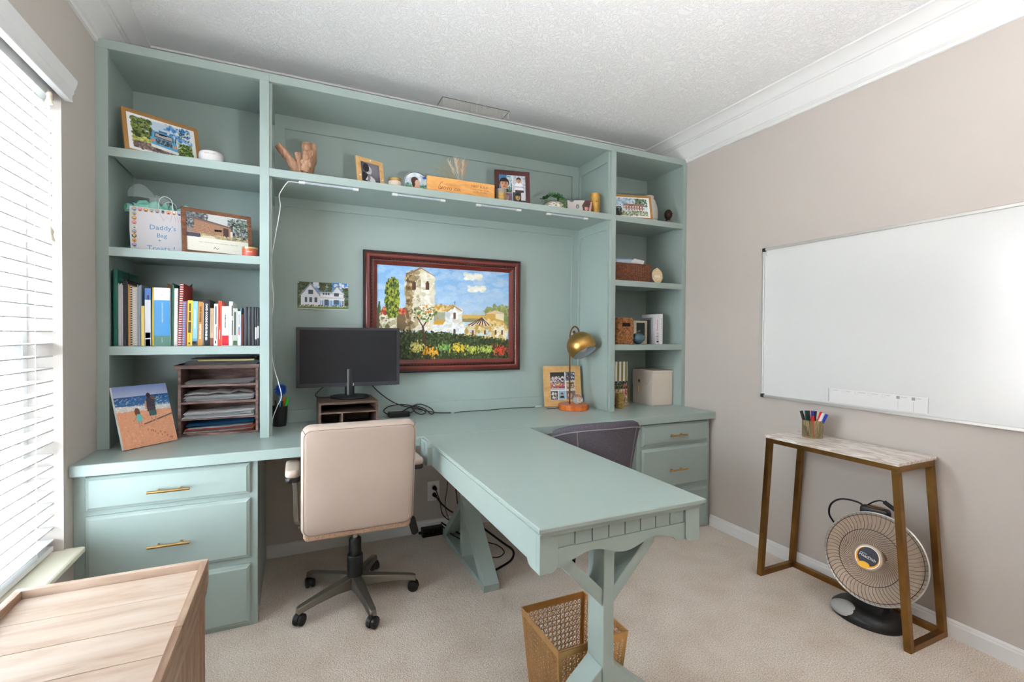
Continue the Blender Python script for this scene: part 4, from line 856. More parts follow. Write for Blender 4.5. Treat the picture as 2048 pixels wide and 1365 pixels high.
c.poly(pl((518,322),(655,270),(655,880),(518,900)),(206,196,166)); c.dabs(pl((518,322),(655,270),(655,880),(518,900)),[(226,218,196),(180,162,120),(236,230,214),(150,130,92)],420,(.006,.02),seed=7); c.poly(pl((518,322),(575,300),(560,900),(518,900)),(120,96,62),.7); c.dabs(pl((518,322),(575,300),(560,900),(518,900)),[(104,80,50),(150,124,80),(190,170,130)],160,(.005,.016),seed=17)
c.poly(pl((655,262),(782,338),(782,900),(655,890)),(240,236,222)); c.dabs(pl((655,262),(782,338),(782,900),(655,890)),[(248,246,238),(228,220,196),(214,200,166)],260,(.006,.02),al=.6,seed=8)
c.poly(pl((510,325),(650,246),(795,340),(780,338),(655,262),(520,332)),(150,110,66))
for x,y in ((588,430),(717,430)): c.poly(pl((x-17,y+45),(x+17,y+45),(x+17,y-25),(x,y-45),(x-17,y-25)),(100,64,44)); c.line(cp(x+6,y-40),cp(x+6,y+42),.002,(40,28,24))
c.poly(pl((780,690),(905,695),(985,640),(1065,690),(1075,790),(1110,830),(1110,960),(780,940)),(228,232,234)); c.dabs(pl((780,690),(905,695),(985,640),(1065,690),(1110,830),(1110,960),(780,940)),[(240,242,242),(206,214,222),(222,214,190),(246,246,244)],320,(.006,.02),al=.7,seed=9)
c.poly(pl((780,690),(905,692),(985,638),(960,634),(790,630)),(216,176,100)); c.dabs(pl((780,690),(905,692),(985,638),(960,634),(790,630)),[(226,190,120),(190,150,76),(236,210,150)],120,(.005,.012),seed=10); c.poly(pl((905,695),(985,636),(1068,688),(1062,694),(985,648),(912,700)),(170,130,70)); c.poly(pl((780,700),(895,700),(890,790),(780,800)),(150,150,120),.8); c.poly(pl((780,785),(900,780),(870,828),(780,826)),(214,160,60)); c.line(cp(990,590),cp(990,636),.0016,(70,60,60)); c.line(cp(982,605),cp(1000,605),.0016,(70,60,60))
for x,y in ((990,735),(988,900)): c.poly(pl((x-12,y+34),(x+12,y+34),(x+12,y-24),(x,y-34),(x-12,y-24)),(120,70,50)); c.line(cp(x+4,y-28),cp(x+4,y+30),.002,(50,30,28))
c.poly(pl((1070,735),(1330,730),(1330,800),(1070,800)),(150,140,100)); c.poly(pl((1070,728),(1330,735),(1330,768),(1075,765)),(220,178,90)); c.poly(pl((1320,718),(1515,718),(1515,830),(1320,800)),(216,170,80)); c.poly(pl((1425,720),(1515,720),(1515,790),(1425,765)),(240,228,190)); c.poly(pl((1318,715),(1420,682),(1515,712),(1515,722)),(226,196,160))
c.poly(pl((1100,838),(1285,752),(1550,830),(1540,846),(1380,848)),(212,166,84)); c.dabs(pl((1290,760),(1540,830),(1380,846)),[(228,196,120),(190,146,70),(240,216,150)],140,(.005,.012),seed=11)
for k in range(7): a=1130+k*38; c.line(cp(1280,756),cp(a,836),.0045,(98,62,44)); c.line(cp(1285,756),cp(a+18,838),.003,(242,236,226))
c.poly(pl((1100,845),(1380,848),(1380,975),(1100,960)),(226,206,150)); c.poly(pl((1210,846),(1380,848),(1380,975),(1230,960)),(200,218,226)); c.dabs(pl((1100,845),(1380,848),(1380,975),(1100,960)),[(236,214,150),(210,224,230),(214,170,90),(196,160,90)],160,(.006,.018),seed=12); c.poly(pl((1380,848),(1548,842),(1545,1000),(1380,980)),(240,226,190)); c.dabs(pl((1380,848),(1548,842),(1545,1000),(1380,980)),[(246,238,214),(220,190,120)],90,(.006,.018),seed=13)
for x,y in ((1180,905),(1308,905),(1425,905),(1498,905)): c.poly(pl((x-11,y+24),(x+11,y+24),(x+11,y-22),(x-11,y-22)),(120,70,56))
c.poly(pl((245,980),(480,900),(900,920),(1250,960),(1580,990),(1580,1190),(245,1190)),(52,64,36)); c.dabs(pl((245,960),(480,880),(900,905),(1250,945),(1580,980),(1580,1190),(245,1190)),[(44,60,32),(70,92,44),(30,40,26),(96,116,60),(58,76,40),(36,34,24)],3600,(.003,.009),seed=14)
for x,y,cs in ((620,1060,[(236,226,120),(210,200,60),(250,246,200)]),(760,1100,[(232,150,30),(240,180,60)]),(880,1060,[(90,150,80),(180,200,80),(60,130,90)]),(1030,1070,[(240,200,60),(214,196,70)]),(1190,1075,[(200,206,80),(230,220,110),(120,150,60)]),(1340,1075,[(150,180,70),(200,206,100)]),(1480,1090,[(214,60,40),(230,90,60),(190,40,30)])):
    u,v=cp(x,y); g_=random.Random(x)
    for _ in range(90): a_=g_.gauss(0,.028); b_=g_.gauss(0,.026); c.dabs((u+a_,v+b_,u+a_+.001,v+b_+.001),cs,1,(.0025,.006),asp=1.6,seed=g_.randint(0,9999))
c.line(cp(700,1030),cp(675,850),.008,(84,52,40)); c.line(cp(675,850),cp(620,750),.005,(84,52,40)); c.line(cp(675,850),cp(730,760),.005,(84,52,40)); c.dabs(pl((560,680),(650,620),(800,640),(820,770),(740,800),(570,780)),[(60,100,50),(96,130,60),(220,140,50),(140,150,90)],90,(.004,.010),al=.9,seed=15)
c.dabs(pl((330,430),(355,370),(395,355),(435,380),(448,520),(440,720),(400,760),(350,740),(322,600)),[(60,90,34),(96,120,40),(150,160,50),(44,64,28),(180,176,60)],1400,(.003,.008),asp=1.7,al=.95,seed=16)
print_obj('canvas', c.noise(4), pw-.160,ph-.160, basis((-pw/2+.080,-.0075,.080),(1,0,0),(0,0,1)), pt, .35)
# ------------------------------------------------------------ books and binders on the third left shelf
def spine_box(t, w, h, d, m, m_pages, hard=True):
    """local: x 0..w, y 0 (spine) .. d, z 0..h"""
    M().box(0,w,0,.003,0,h).box(0,.0022,.003,d,0,h).box(w-.0022,w,.003,d,0,h).obj('cover', m, t, bevel=.0008)
    M().box(.0022,w-.0022,.003,d-.004,.002,h-.004).obj('pages', m_pages, t)
m_pages = mat('book_pages',(232,226,212),.8); m_ltxt = mat('spine_white_ink',(240,240,238),.5); m_dtxt = mat('spine_dark_ink',(30,30,34),.5)
def PX(p): return .05+(p-231)*(.605-.05)/(518-231)
ZB = 1.1996
def book(p0, p1, h, col, label, d=.16, lean=0, txt=None, tcol=None, bars_=None, tsize=None, y0=-.352, rough=.4):
    x0, x1 = PX(p0), PX(p1); w_ = x1-x0-.0006
    t = thing('book', label, 'book', (x0,y0,ZB), 0, 'books on the third left shelf')
    sh = Matrix(((1,0,lean,0),(0,1,0,0),(0,0,1,0),(0,0,0,1)))
    m = mat('book_cover',col,rough)
    M().box(0,w_,0,.003,0,h,sh).box(0,.0022,.003,d,0,h,sh).box(w_-.0022,w_,.003,d,0,h,sh).obj('cover', m, t, bevel=.0006)
    M().box(.0022,w_-.0022,.003,d-.004,.002,h-.004,sh).obj('pages', m_pages, t)
    def onsp(z): return (w_/2+lean*z,-.0004,z)
    for s,zc,sz,tc_,sx in (txt or []):
        text(s,'lettering',tc_ or m_dtxt,t,basis(onsp(zc),(-lean,0,-1),(1,0,-lean)),sz,'CENTER',.0002,sx,.0004)
    for za,zb,fa,fb,cc in (bars_ or []):
        M().box(fa*w_,fb*w_,-.0007,.0002,za,zb,sh).obj('spine_print', mat('spine_ink',cc,.45), t)
    return t
def spiral(p0, p1, h, col, wire, label, d=.21, lean=0, pitch=.0105, y0=-.345):
    x0, x1 = PX(p0), PX(p1); w_ = x1-x0-.0006
    t = thing('spiral_notebook', label, 'notebook', (x0,y0,ZB), 0, 'spiral notebooks on the third left shelf')
    sh = Matrix(((1,0,lean,0),(0,1,0,0),(0,0,1,0),(0,0,0,1)))
    M().box(0,w_,.004,d,0,h,sh).obj('pages', mat('notebook_block',col,.7), t)
    r = w_*.44; n=int(h/pitch); sp=M()
    for k in range(n):
        z=(k+.6)*pitch; sp.add([(w_/2+r*math.cos(a)+lean*z-s_*0,.004-r*.8*max(0,math.sin(a))-.0002,z+dz) for dz in (-.0022,.0022) for a in [PI*i/6 for i in range(7)] for s_ in (0,)],[(i,i+1,7+i+1,7+i) for i in range(6)])
    sp.obj('spiral_binding', wire, t)
    return t
def folder(p0, p1, h, col, label, d=.24, lean=0, y0=-.345, ext=0):
    x0, x1 = PX(p0), PX(p1); t = thing('folder', label, 'folder', (x0,y0,ZB), 0, 'folders on the third left shelf')
    w_=x1-x0-.0006; sh = Matrix(((1,0,lean,0),(0,1,0,0),(0,0,1,0),(0,0,0,1)))
    n=max(2,int(w_/.003))
    for k in range(n): M().box(w_*k/n+.0001,w_*(k+1)/n-.0002,.001*(k%2),d-.006*(k%3),0,h-.004*((k*5)%3),sh).obj('sheet', mat('folder_card',tuple(max(0,min(255,v+(-14,6,0)[k%3])) for v in col),.6), t)
    return t
# green hard binder against the side
t = thing('ring_binder','tall dark green binder at the left end of the book row','binder',(PX(228.5),-.352,ZB))
w_=PX(237)-PX(228.5); M().slab(w_,.30,.335,.004,.002,tr(w_/2,.15,.1675)).obj('binder_cover', mat('binder_green',(10,104,84),.3), t); M().box(0,w_+.0004,.155,.158,.001,.336).obj('cover_crease', m_dark, t)
folder(237,246,.275,(206,200,204),'grey folder next to the green binder')
folder(246,255,.292,(44,44,52),'black folder beside the grey one',d=.27)
folder(255,258.5,.272,(206,150,80),'thin orange folder before the first white spiral')
spiral(258.5,262.5,.265,(220,210,196),m_dark,'narrow dark spiral notebook next to the orange folder')
spiral(262.5,272,.260,(226,212,200),m_white,'white spiral notebook left of the clear folder')
folder(272,280,.272,(150,162,174),'clear grey plastic folder beside the white spiral notebook')
book(280,286.5,.178,(236,206,110),'short pale yellow booklet before the contracting book',d=.2)
book(286.5,298.5,.257,(70,116,190),'blue and white book with large vertical lettering',d=.22,txt=[('PIPE & EXCAVATION CONTRACTING',.135,.0108,None,1.0)],bars_=[(.0,.205,.04,.96,(226,228,232)),(.0,.03,.1,.9,(40,60,110)),(.035,.06,.1,.9,(130,90,80))])
folder(298.5,303,.262,(240,206,20),'bright yellow folder leaning on the blue binder',lean=.012)
t = thing('ring_binder','wide white and blue binder with a green foot in the book row','binder',(PX(303.5),-.356,ZB)); w_=PX(335.5)-PX(303.5)
M().slab(w_,.24,.262,.004,.002,tr(w_/2,.12,.131)).obj('binder_cover', mat('binder_white',(230,226,228),.25), t)
M().box(.0015,w_-.0015,-.0007,.0005,.046,.205).obj('blue_label', mat('binder_blue',(24,140,206),.3), t); M().box(.0015,w_-.0015,-.0007,.0005,.002,.046).obj('green_label', mat('binder_footgreen',(42,112,92),.3), t)
text('CONSTRUCTION MANAGEMENT','lettering',m_ltxt,t,basis((w_*.52,-.0009,.15),(0,0,-1),(1,0,0)),.0062,'CENTER',.0002); text('VOLUME 1','lettering',m_ltxt,t,basis((w_*.5,-.0009,.025),(0,0,-1),(1,0,0)),.005,'CENTER',.0002); text('4','lettering',mat('label_grey_ink',(150,150,150),.5),t,basis((w_*.5,-.0003,.23),(0,0,-1),(1,0,0)),.008,'CENTER',.0002)
# loose papers poking out behind the binder
t = thing('loose_papers','torn papers and kraft envelope poking up behind the blue binder','paper',(PX(312),-.095,ZB))
M().add([(-.02,0,0),(.022,0,0),(.018,.004,.29),(-.018,.004,.305)],[(0,1,2,3)]).obj('kraft_envelope', mat('kraft',(176,130,84),.8), t); M().add([(.022,.006,0),(.05,.006,0),(.058,.01,.293),(.026,.012,.287)],[(0,1,2,3)]).obj('torn_sheet', m_pages, t); M().add([(.05,.012,.0),(.054,.012,.0),(.084,.02,.31),(.048,.014,.272)],[(0,1,2,3)]).obj('dark_sheet', mat('dark_card',(36,44,46),.6), t)
folder(336,340,.285,(40,110,86),'slim dark green folder right of the blue binder',lean=.012)
spiral(340.5,348,.262,(240,236,230),mat('binding_white',(244,240,236),.5),'first white-toothed notebook with dark red edge',lean=.012)
spiral(348.5,356.5,.285,(170,40,36),mat('binding_white2',(244,240,236),.5),'taller white-toothed notebook with red cover',lean=.03)
spiral(353.5+4,364,.204,(120,124,170),mat('binding_lavender',(176,178,206),.5),'short lavender spiral notebook left of the red book',lean=.02,y0=-.35)
book(364.2,367,.205,(150,60,38),'thin rust red book before the yellow one',lean=.02)
book(367.2,378,.209,(236,190,36),'yellow book with bold black spine lettering',lean=.02,bars_=[(.06,.11,.2,.72,(40,34,20)),(.115,.155,.28,.66,(46,38,22)),(.16,.195,.3,.62,(60,50,24)),(.022,.056,.42,.5,(120,96,40)),(.008,.016,.3,.62,(40,36,30))])
book(378.2,388.5,.206,(140,192,216),'pale blue paperback with white lettering and a village at its foot',lean=.016,bars_=[(.0,.022,.03,.97,(54,54,62)),(.010,.018,.2,.7,(200,200,200)),(.022,.034,.03,.97,(90,160,190)),(.08,.17,.3,.42,(226,238,244)),(.08,.165,.52,.62,(226,238,244))])
book(388.7,398.5,.204,(196,136,56),'ochre book with dark and white spine lettering',lean=.018,txt=[('DAVID GOGGINS',.146,.0092,m_dtxt,1.0),('CAN\'T HURT ME',.066,.0092,m_ltxt,1.0)])
book(398.8,413.5,.214,(22,22,24),'thick black book with white spine lettering',lean=.012,txt=[('DAVID GOGGINS',.152,.011,m_ltxt,1.0),('NEVER FINISHED',.066,.011,m_ltxt,1.0)],bars_=[(.004,.2,.04,.1,(220,220,220))])
book(413.7,421.5,.175,(190,164,136),'tan paperback with a brown foot beside the black book',lean=.01,bars_=[(.0,.036,.02,.98,(112,66,52)),(.06,.15,.45,.55,(130,104,84))])
book(421.7,430,.196,(236,236,236),'white book with dark lettering left of the red one',lean=.01,bars_=[(.1,.185,.3,.66,(90,92,100)),(.03,.09,.55,.75,(120,120,126)),(.01,.024,.3,.6,(40,40,46))])
book(430.2,438,.210,(236,72,44),'orange-red manual with slim spine text',lean=.01,bars_=[(.09,.19,.38,.52,(120,30,24)),(.03,.075,.42,.56,(250,220,210))])
book(438.2,453.5,.186,(216,218,222),'pale grey reference book with a red band marked II',lean=.006,txt=[('The Guide to Construction',.115,.0056,m_dtxt,1),('II',.027,.013,m_ltxt,1)],bars_=[(.002,.048,.04,.96,(206,24,44))])
book(453.7,461.5,.209,(242,240,234),'thick white book with dark leaf pattern on its side',lean=.004,bars_=[(.14,.19,.7,.96,(40,50,46)),(.05,.12,.75,.98,(44,52,50))])
book(461.7,472,.178,(178,180,170),'grey-green book with dark lettering and a green foot',lean=.004,bars_=[(.004,.024,.1,.9,(60,96,62)),(.05,.16,.28,.62,(52,58,58))])
book(472.2,478.2,.164,(232,234,238),'slim white book with a small flag on its spine',bars_=[(.07,.09,.3,.7,(60,90,160)),(.05,.07,.3,.7,(200,60,60)),(.1,.15,.4,.6,(60,60,70))])
book(478.4,480,.182,(150,190,214),'very thin pale blue booklet'); book(480.2,484.8,.150,(90,34,28),'slim maroon book before the charcoal albums')
for i,(a,b) in enumerate(((485,493.2),(493.4,501.4),(501.6,509),(509.2,514),(514.2,518.6))):
    t = thing('photo_album',['first charcoal album from the maroon book','second charcoal album from the maroon book','third charcoal album, in the middle of the five','fourth charcoal album, with a white tag','last charcoal album against the tower side'][i],'album',(PX(a),-.35,ZB),0,'charcoal albums at the end of the row'); w_=PX(b)-PX(a)-.0006
    M().slab(w_,.20,.186,min(.006,w_*.4),.001,tr(w_/2,.10,.093)).obj('album_cover', mat('charcoal_cloth',(66,68,74),.6), t, smooth=50)
    if i > 2: M().box(.001,w_-.001,-.0012,-.0001,.03+.006*(i-3),.088+.006*(i-3)).obj('white_tag', m_white, t)
# ------------------------------------------------------------ top-left shelf small things
def jar(name, label, cat, loc, prof, m, sm=40, n=32, group=None):
    return tag_obj(M().lathe(prof,n).obj(name, m, smooth=sm), label, cat, loc, group)
def tag_obj(o_, label, cat, loc, group=None, rz=0):
    o_.location = loc; o_.rotation_euler = (0,0,rz); MW[o_] = tr(*loc) @ rot('Z',rz); tag(o_, label, cat, group); return o_
m_ceram = mat('matte_white_ceramic',(226,222,220),.6)
t = thing('candle','squat white ceramic candle beside the truck watercolour','candle',(.405,-.315,2.0485))
M().lathe([(.001,0),(.046,0),(.049,.006),(.050,.040),(.048,.052),(.044,.056),(.041,.052),(.040,.046),(.001,.045)],36).obj('bowl', m_ceram, t, smooth=40)
for k,ch in enumerate('MAGNOLIA HOME'):
    a = -1.95+k*.066
    if ch != ' ': text(ch,'lettering',mat('faded_grey_ink',(150,140,130),.6),t,basis((.0505*math.cos(a),.0505*math.sin(a),.040),(-math.sin(a),math.cos(a),0),(0,0,1)),.0062,'CENTER',.0002)
# ------------------------------------------------------------ gift bag
gb = thing('gift_bag','white paper gift bag with mint tissue and handwritten note','bag',(.188,-.222,1.6245),.16)
m_paper = mat('white_paper',(232,228,228),.7); bw,bd_,bh = .218,.105,.205
def bagq(u,v):
    # walls loop
    pass
q=M(); P4=[(-bw/2,-bd_/2),(bw/2,-bd_/2),(bw/2,bd_/2),(-bw/2,bd_/2)]
vs=[(x*.96,y*.96,0) for x,y in P4]+[(x,y,bh*.5) for x,y in P4]+[(x*1.0,y*.9,bh) for x,y in P4]+[(x*.985,y*.88,bh) for x,y in P4]+[(x*.97,y*.9,bh*.5) for x,y in P4]
fs=[(3,2,1,0)]
for k in range(4): fs += [(k*4+i,k*4+(i+1)%4,k*4+4+(i+1)%4,k*4+4+i) for i in range(4)]
q.add(vs,fs).obj('bag_body', m_paper, gb)
c = Cv(110,100,(226,222,226))
EM=[(226,180,120),(110,170,220),(236,170,110),(70,66,72),(220,150,90),(240,236,230),(226,150,170),(200,150,90),(240,190,80),(120,180,216),(190,190,196),(236,150,130)]
def sticker(x,y,k):
    c.ell(x,y,.042,.046,EM[k%12]); c.ell(x,y+.012,.026,.022,tuple(min(255,int(v*1.12)) for v in EM[(k+5)%12])); c.ell(x,y-.02,.02,.012,tuple(int(v*.6) for v in EM[(k+2)%12]))
for k in range(10): sticker(.06,.05+k*.1,k); sticker(.945,.05+k*.1,k+3)
for k in range(8): sticker(.16+k*.1,.955,k+6)
print_obj('note_print', c.noise(2), bw*.95, bh*.97, basis((-bw*.475,-bd_/2-.0008,.002),(1,0,0),(0,.0,1)), gb, .6)
m_bl=mat('blue_crayon',(90,150,190),.6); m_rd=mat('red_crayon',(226,130,120),.6)
for s,z,sz,x in (("Daddy's",.118,.030,.012),('Bag',.082,.026,.008),('+',.058,.022,.0),('Treats !',.022,.032,.006)): text(s,'lettering',m_bl,gb,basis((x,-bd_/2-.0014,z),(1,0,.03),(0,0,1)),sz,'CENTER',.0002,1.05)
M().tube([(.0,-bd_/2-.0014,.183),(.016,-bd_/2-.0014,.150),(.026,-bd_/2-.0014,.172),(.040,-bd_/2-.0014,.150),(.046,-bd_/2-.0014,.182)],.0006,5).tube([(.056,-bd_/2-.0014,.178),(.062,-bd_/2-.0014,.152)],.0006,5).tube([(.066,-bd_/2-.0014,.178),(.071,-bd_/2-.0014,.152)],.0006,5).tube([(.075,-bd_/2-.0014,.178),(.081,-bd_/2-.0014,.152)],.0006,5).obj('red_scribble', m_rd, gb)
m_tis = mat('mint_tissue',(150,220,200),.7)
g=random.Random(4)
for k in range(9):
    x0=-.10+k*.024; hgt=.03+.022*g.random(); pts=[]
    def tis(u,v,x0=x0,hgt=hgt,ph=g.random()*6):
        return (x0+(u-.5)*.055+.008*math.sin(v*5+ph),-.03+.06*v+.006*math.sin(u*9+ph),bh-.04+hgt*(.6+.9*math.sin(PI*v)+.25*math.sin(u*6+ph)))
    M().grid(tis,9,9).obj('tissue_fold', m_tis, gb, smooth=80)
M().tube([(-.085,.0,bh+.012),(-.075,.01,bh+.032),(-.055,.012,bh+.036),(-.045,.0,bh+.020),(-.06,-.01,bh+.010)],.012,10,closed=True).obj('tissue_roll', m_tis, gb, smooth=True)
M().tube(spline([(-.005,-.045,bh-.01),(.0,-.044,bh+.045),(.02,-.042,bh+.062),(.045,-.043,bh+.045),(.05,-.045,bh-.01)]),.0016,7).obj('twine_handle', m_white, gb, smooth=True)
M().tube(spline([(.0,.043,bh-.01),(.01,.042,bh+.04),(.035,.041,bh+.058),(.06,.042,bh+.04),(.065,.043,bh-.01)]),.0016,7).obj('twine_handle', m_white, gb, smooth=True)
m_organza = mat('sheer_ribbon',(214,232,230),.5,alpha=.2)
M().grid(lambda u,v:(-.02-.095*u,-.04-.012*math.sin(PI*u)+.004*v,bh+.052+.022*math.sin(PI*u*.9)+(v-.5)*(.02+.04*math.sin(PI*min(1,u*.9)))),14,5).grid(lambda u,v:(-.022+.028*(v-.5)*(1+.6*u),-.05-.004*math.sin(3*u),bh+.05-.085*u),10,5).grid(lambda u,v:(-.015+.05*u,-.045,bh+.05-.02*u+(v-.5)*.03),8,4).obj('organza_bow', m_organza, gb, smooth=80)
# red tin on second shelf
t = thing('candle_tin','small red candle tin with a gold lid by the cabin photo','tin',(.568,-.358,1.6245))
M().cyl((0,0,0),(0,0,.034),.033,n=32).obj('tin_body', mat('red_tin',(190,86,66),.4), t, smooth=40); M().lathe([(.001,.0345),(.0345,.0345),(.0345,.042),(.032,.044),(.001,.044)],32).obj('lid', mat('gold_lid',(206,186,120),.3,.9), t, smooth=40)
for k,ch in enumerate('AMBER'): a=-1.85+k*.14; text(ch,'lettering',m_ltxt,t,basis((.0334*math.cos(a),.0334*math.sin(a),.019),(-math.sin(a),math.cos(a),0),(0,0,1)),.006,'CENTER',.0002)
# ------------------------------------------------------------ display shelf, left to right
m_drift = wood('driftwood_grain',((128,92,70),(172,130,102),(206,170,144)),(18,18,4),.75,dens=2.5,bump=.9)
dw = thing('driftwood','gnarled driftwood piece at the left end of the display shelf','driftwood',(.786,-.30,2.0485))
dwm=M()
def limb(pts, rad, seed):
    g_=random.Random(seed); P=spline(pts,5); n=len(P); vs=[]; k=12
    for i,p in enumerate(P):
        t_=i/(n-1); r=rad[0]*(1-t_)+rad[1]*t_; d=(P[min(i+1,n-1)]-P[max(0,i-1)]).normalized(); a_=d.orthogonal().normalized(); b_=d.cross(a_)
        for j in range(k): an=2*PI*j/k; rr_=r*(1+.16*math.sin(3*an+seed)+.12*g_.uniform(-1,1)); vs.append(p+rr_*(a_*math.cos(an)+b_*math.sin(an)))
    fs=[(i*k+j,i*k+(j+1)%k,(i+1)*k+(j+1)%k,(i+1)*k+j) for i in range(n-1) for j in range(k)]+[tuple(range(k))[::-1],tuple(range((n-1)*k,n*k))]
    dwm.add(vs,fs)
limb([(.005,0,.0),(-.018,-.004,.045),(-.055,-.01,.095),(-.098,-.012,.146)],(.030,.017),1)
limb([(.018,0,.0),(.030,0,.06),(.036,.0,.12),(.034,.0,.178)],(.030,.024),2)
limb([(.022,.01,.0),(.048,.012,.08),(.058,.012,.14),(.056,.014,.182)],(.026,.018),3)
limb([(.010,-.014,.03),(-.002,-.018,.08),(-.012,-.018,.118)],(.020,.014),4)
limb([(.02,-.02,.03),(.030,-.026,.07),(.034,-.024,.125)],(.022,.019),5)
for k_,(x_,y_,z_,r_) in enumerate(((.030,-.040,.095,.014),(.044,-.034,.062,.013),(.012,-.036,.070,.011),(.052,-.018,.125,.015),(.030,-.026,.15,.016),(.046,-.03,.105,.010))): dwm.sphere((x_,y_,z_),r_,10,8,(1,.8,1.25))
dwm.obj('wood_body', m_drift, dw, smooth=70)
t = thing('candle_tin','little white candle jar with a gold lid next to the black and white portrait','candle',(1.262,-.30,2.0485))
M().cyl((0,0,0),(0,0,.045),.034,n=32).obj('jar', mat('pearl_jar',(226,206,190),.3), t, smooth=40); M().lathe([(.001,.0455),(.036,.0455),(.036,.060),(.033,.063),(.001,.063)],32).obj('lid', mat('gold_lid2',(186,160,100),.3,.9), t, smooth=40)
# painted plate
pl_ = thing('painted_plate','round painted plate of a girl leaning behind the wooden sign','plate',(1.40,-.235,2.0485),.06)
pmx = tr(0,0,.07) @ rot('X',PI/2-.2)
M().lathe([(.001,-.008),(.05,-.008),(.074,-.001),(.0755,.0005),(.074,.001),(.001,.0002)],48,pmx).obj('plate', m_white, pl_, smooth=50)
c = Cv(110,110,(214,230,240)); c.grad(.0,.45,(70,150,150),(190,214,220)); c.dabs((0,.2,1,.5),[(90,160,120),(60,130,150),(190,206,160),(120,170,90)],160,(.02,.05),al=.5,seed=1); c.dabs((0,.55,1,1),[(250,250,250),(200,220,240)],60,(.04,.1),al=.5,seed=2); c.ell(.42,.62,.15,.17,(84,54,42)); c.ell(.52,.55,.1,.13,(232,190,164)); c.poly([(.3,.2),(.56,.2),(.62,.42),(.42,.5),(.3,.42)],(232,190,164)); c.poly([(.5,.3),(.95,.24),(.95,.3),(.55,.38)],(226,180,156)); c.poly([(.3,.0),(.6,.0),(.56,.24),(.32,.24)],(60,110,180)); c.ell(.80,.8,.07,.05,(60,120,210)); c.poly([(.8,.78),(.95,.74),(.9,.8)],(90,140,220)); c.ell(.36,.5,.06,.14,(84,54,42))
rim=(((c.X-.5)**2+(c.Y-.5)**2)**.5>.475); c.a[rim]=(40,60,90)
print_obj('painting', c.noise(3), .148,.148, pmx @ tr(-.074,-.074,.0014), pl_, .15, mask=lambda X,Y:((X-.5)**2+(Y-.5)**2)<.245)
M().box(-.03,.03,-.006,.03,0,.012).obj('plate_stand', m_dark, pl_)
# engraved sign
m_honey = wood('honey_oak',((206,140,70),(226,164,92),(236,182,112)),(4,20,20),.5)
sg = thing('wooden_sign','long engraved honey-coloured wooden sign on the display shelf','sign',(1.626,-.365,2.0485),-.005)
M().box(-.2,.2,-.001,.019,0,.0865).obj('board', m_honey, sg, bevel=.0015)
m_eng = mat('burnt_engraving',(150,84,30),.7)
pts=[(-.078,.048,.03),(-.083,.05,0)]
M().tube(spline([(-.110,-.0016,.062),(-.118,-.0016,.060),(-.132,-.0016,.040),(-.137,-.0016,.025),(-.128,-.0016,.020),(-.118,-.0016,.030)]),.0013,6).obj('lettering', m_eng, sg)
text('uovo co.','lettering',m_eng,sg,basis((-.066,-.0013,.031),(1,0,0),(0.22,0,1)),.036,'CENTER',.0002,1.0)
text('FIRST BUILD','lettering',m_eng,sg,basis((.108,-.0013,.061),(1,0,0),(0,0,1)),.018,'CENTER',.0002,1.05); text('in honor of Hugo Taboada','lettering',m_eng,sg,basis((.108,-.0013,.045),(1,0,0),(0,0,1)),.0098,'CENTER',.0002,1.05); text('July 29th - 31st 2022','lettering',m_eng,sg,basis((.108,-.0013,.031),(1,0,0),(0,0,1)),.0098,'CENTER',.0002,1.0)
# pampas grass in a small vase behind the sign
pg = thing('dried_grass','dried pampas grass spray standing behind the wooden sign','dried grass',(1.645,-.285,2.0485))
M().lathe([(.001,0),(.022,0),(.03,.02),(.03,.05),(.016,.075),(.014,.085),(.012,.085),(.012,.01),(.001,.01)],24).obj('vase', m_ceram, pg, smooth=40)
g=random.Random(11); m_straw=mat('dried_straw',(206,170,138),.8); m_straw2=mat('pale_straw',(232,214,190),.8)
for k in range(5):
    a=(-.16,-.05,.10,.22,-.30)[k]; st=M(); top=(math.sin(a)*.20,.0+.01*k,.24*math.cos(a)-.01)
    st.tube(spline([(0,0,.06),(top[0]*.5,0,.15),top]),.0012,5)
    for j in range(46):
        u=.48+.52*j/46; b=Vector((top[0]*u,top[1]*u,.06+(top[2]-.06)*u)); d=Vector((g.uniform(-1,1)*.018+math.sin(a)*.02,g.uniform(-1,1)*.014,.028+.014*g.random()))*(1.1-abs(u-.75))
        st.tube([b,b+d*.6,b+d+Vector((0,0,-.003))],[.0011,.0008,.0003],4)
    st.obj('plume', m_straw if k%2 else m_straw2, pg)
wi=M()
for k in range(26):
    a=g.uniform(-1.15,-.55); L_=g.uniform(.08,.19); b=Vector((math.sin(a)*L_,g.uniform(-.02,.02),.07+math.cos(a)*L_)); wi.tube([(0,0,.07),(b.x*.5,b.y*.5,(.07+b.z)/2+.012),b],.00055,4)
    for j in range(5): p=b*(1-.12*j); wi.tube([p,p+Vector((g.uniform(-.01,.01),0,g.uniform(.004,.014)))],.0005,3)
wi.obj('wispy_stems', mat('wispy_straw',(176,158,120),.8), pg)
# two-tone gold cup in front of collage
t = thing('votive_cup','small grey and gold-flecked votive cup in front of the photo collage','cup',(1.882,-.335,2.0485))
M().lathe([(.001,0),(.026,0),(.029,.006),(.030,.05)],28).obj('gold_band', mat('gold_flake',(186,150,90),.45,.5,noise=(120,.35)), t, smooth=40); M().lathe([(.030,.0502),(.031,.074),(.0295,.076),(.0275,.07),(.027,.0502)],28).obj('grey_rim', mat('grey_glaze',(150,146,130),.4), t, smooth=40)
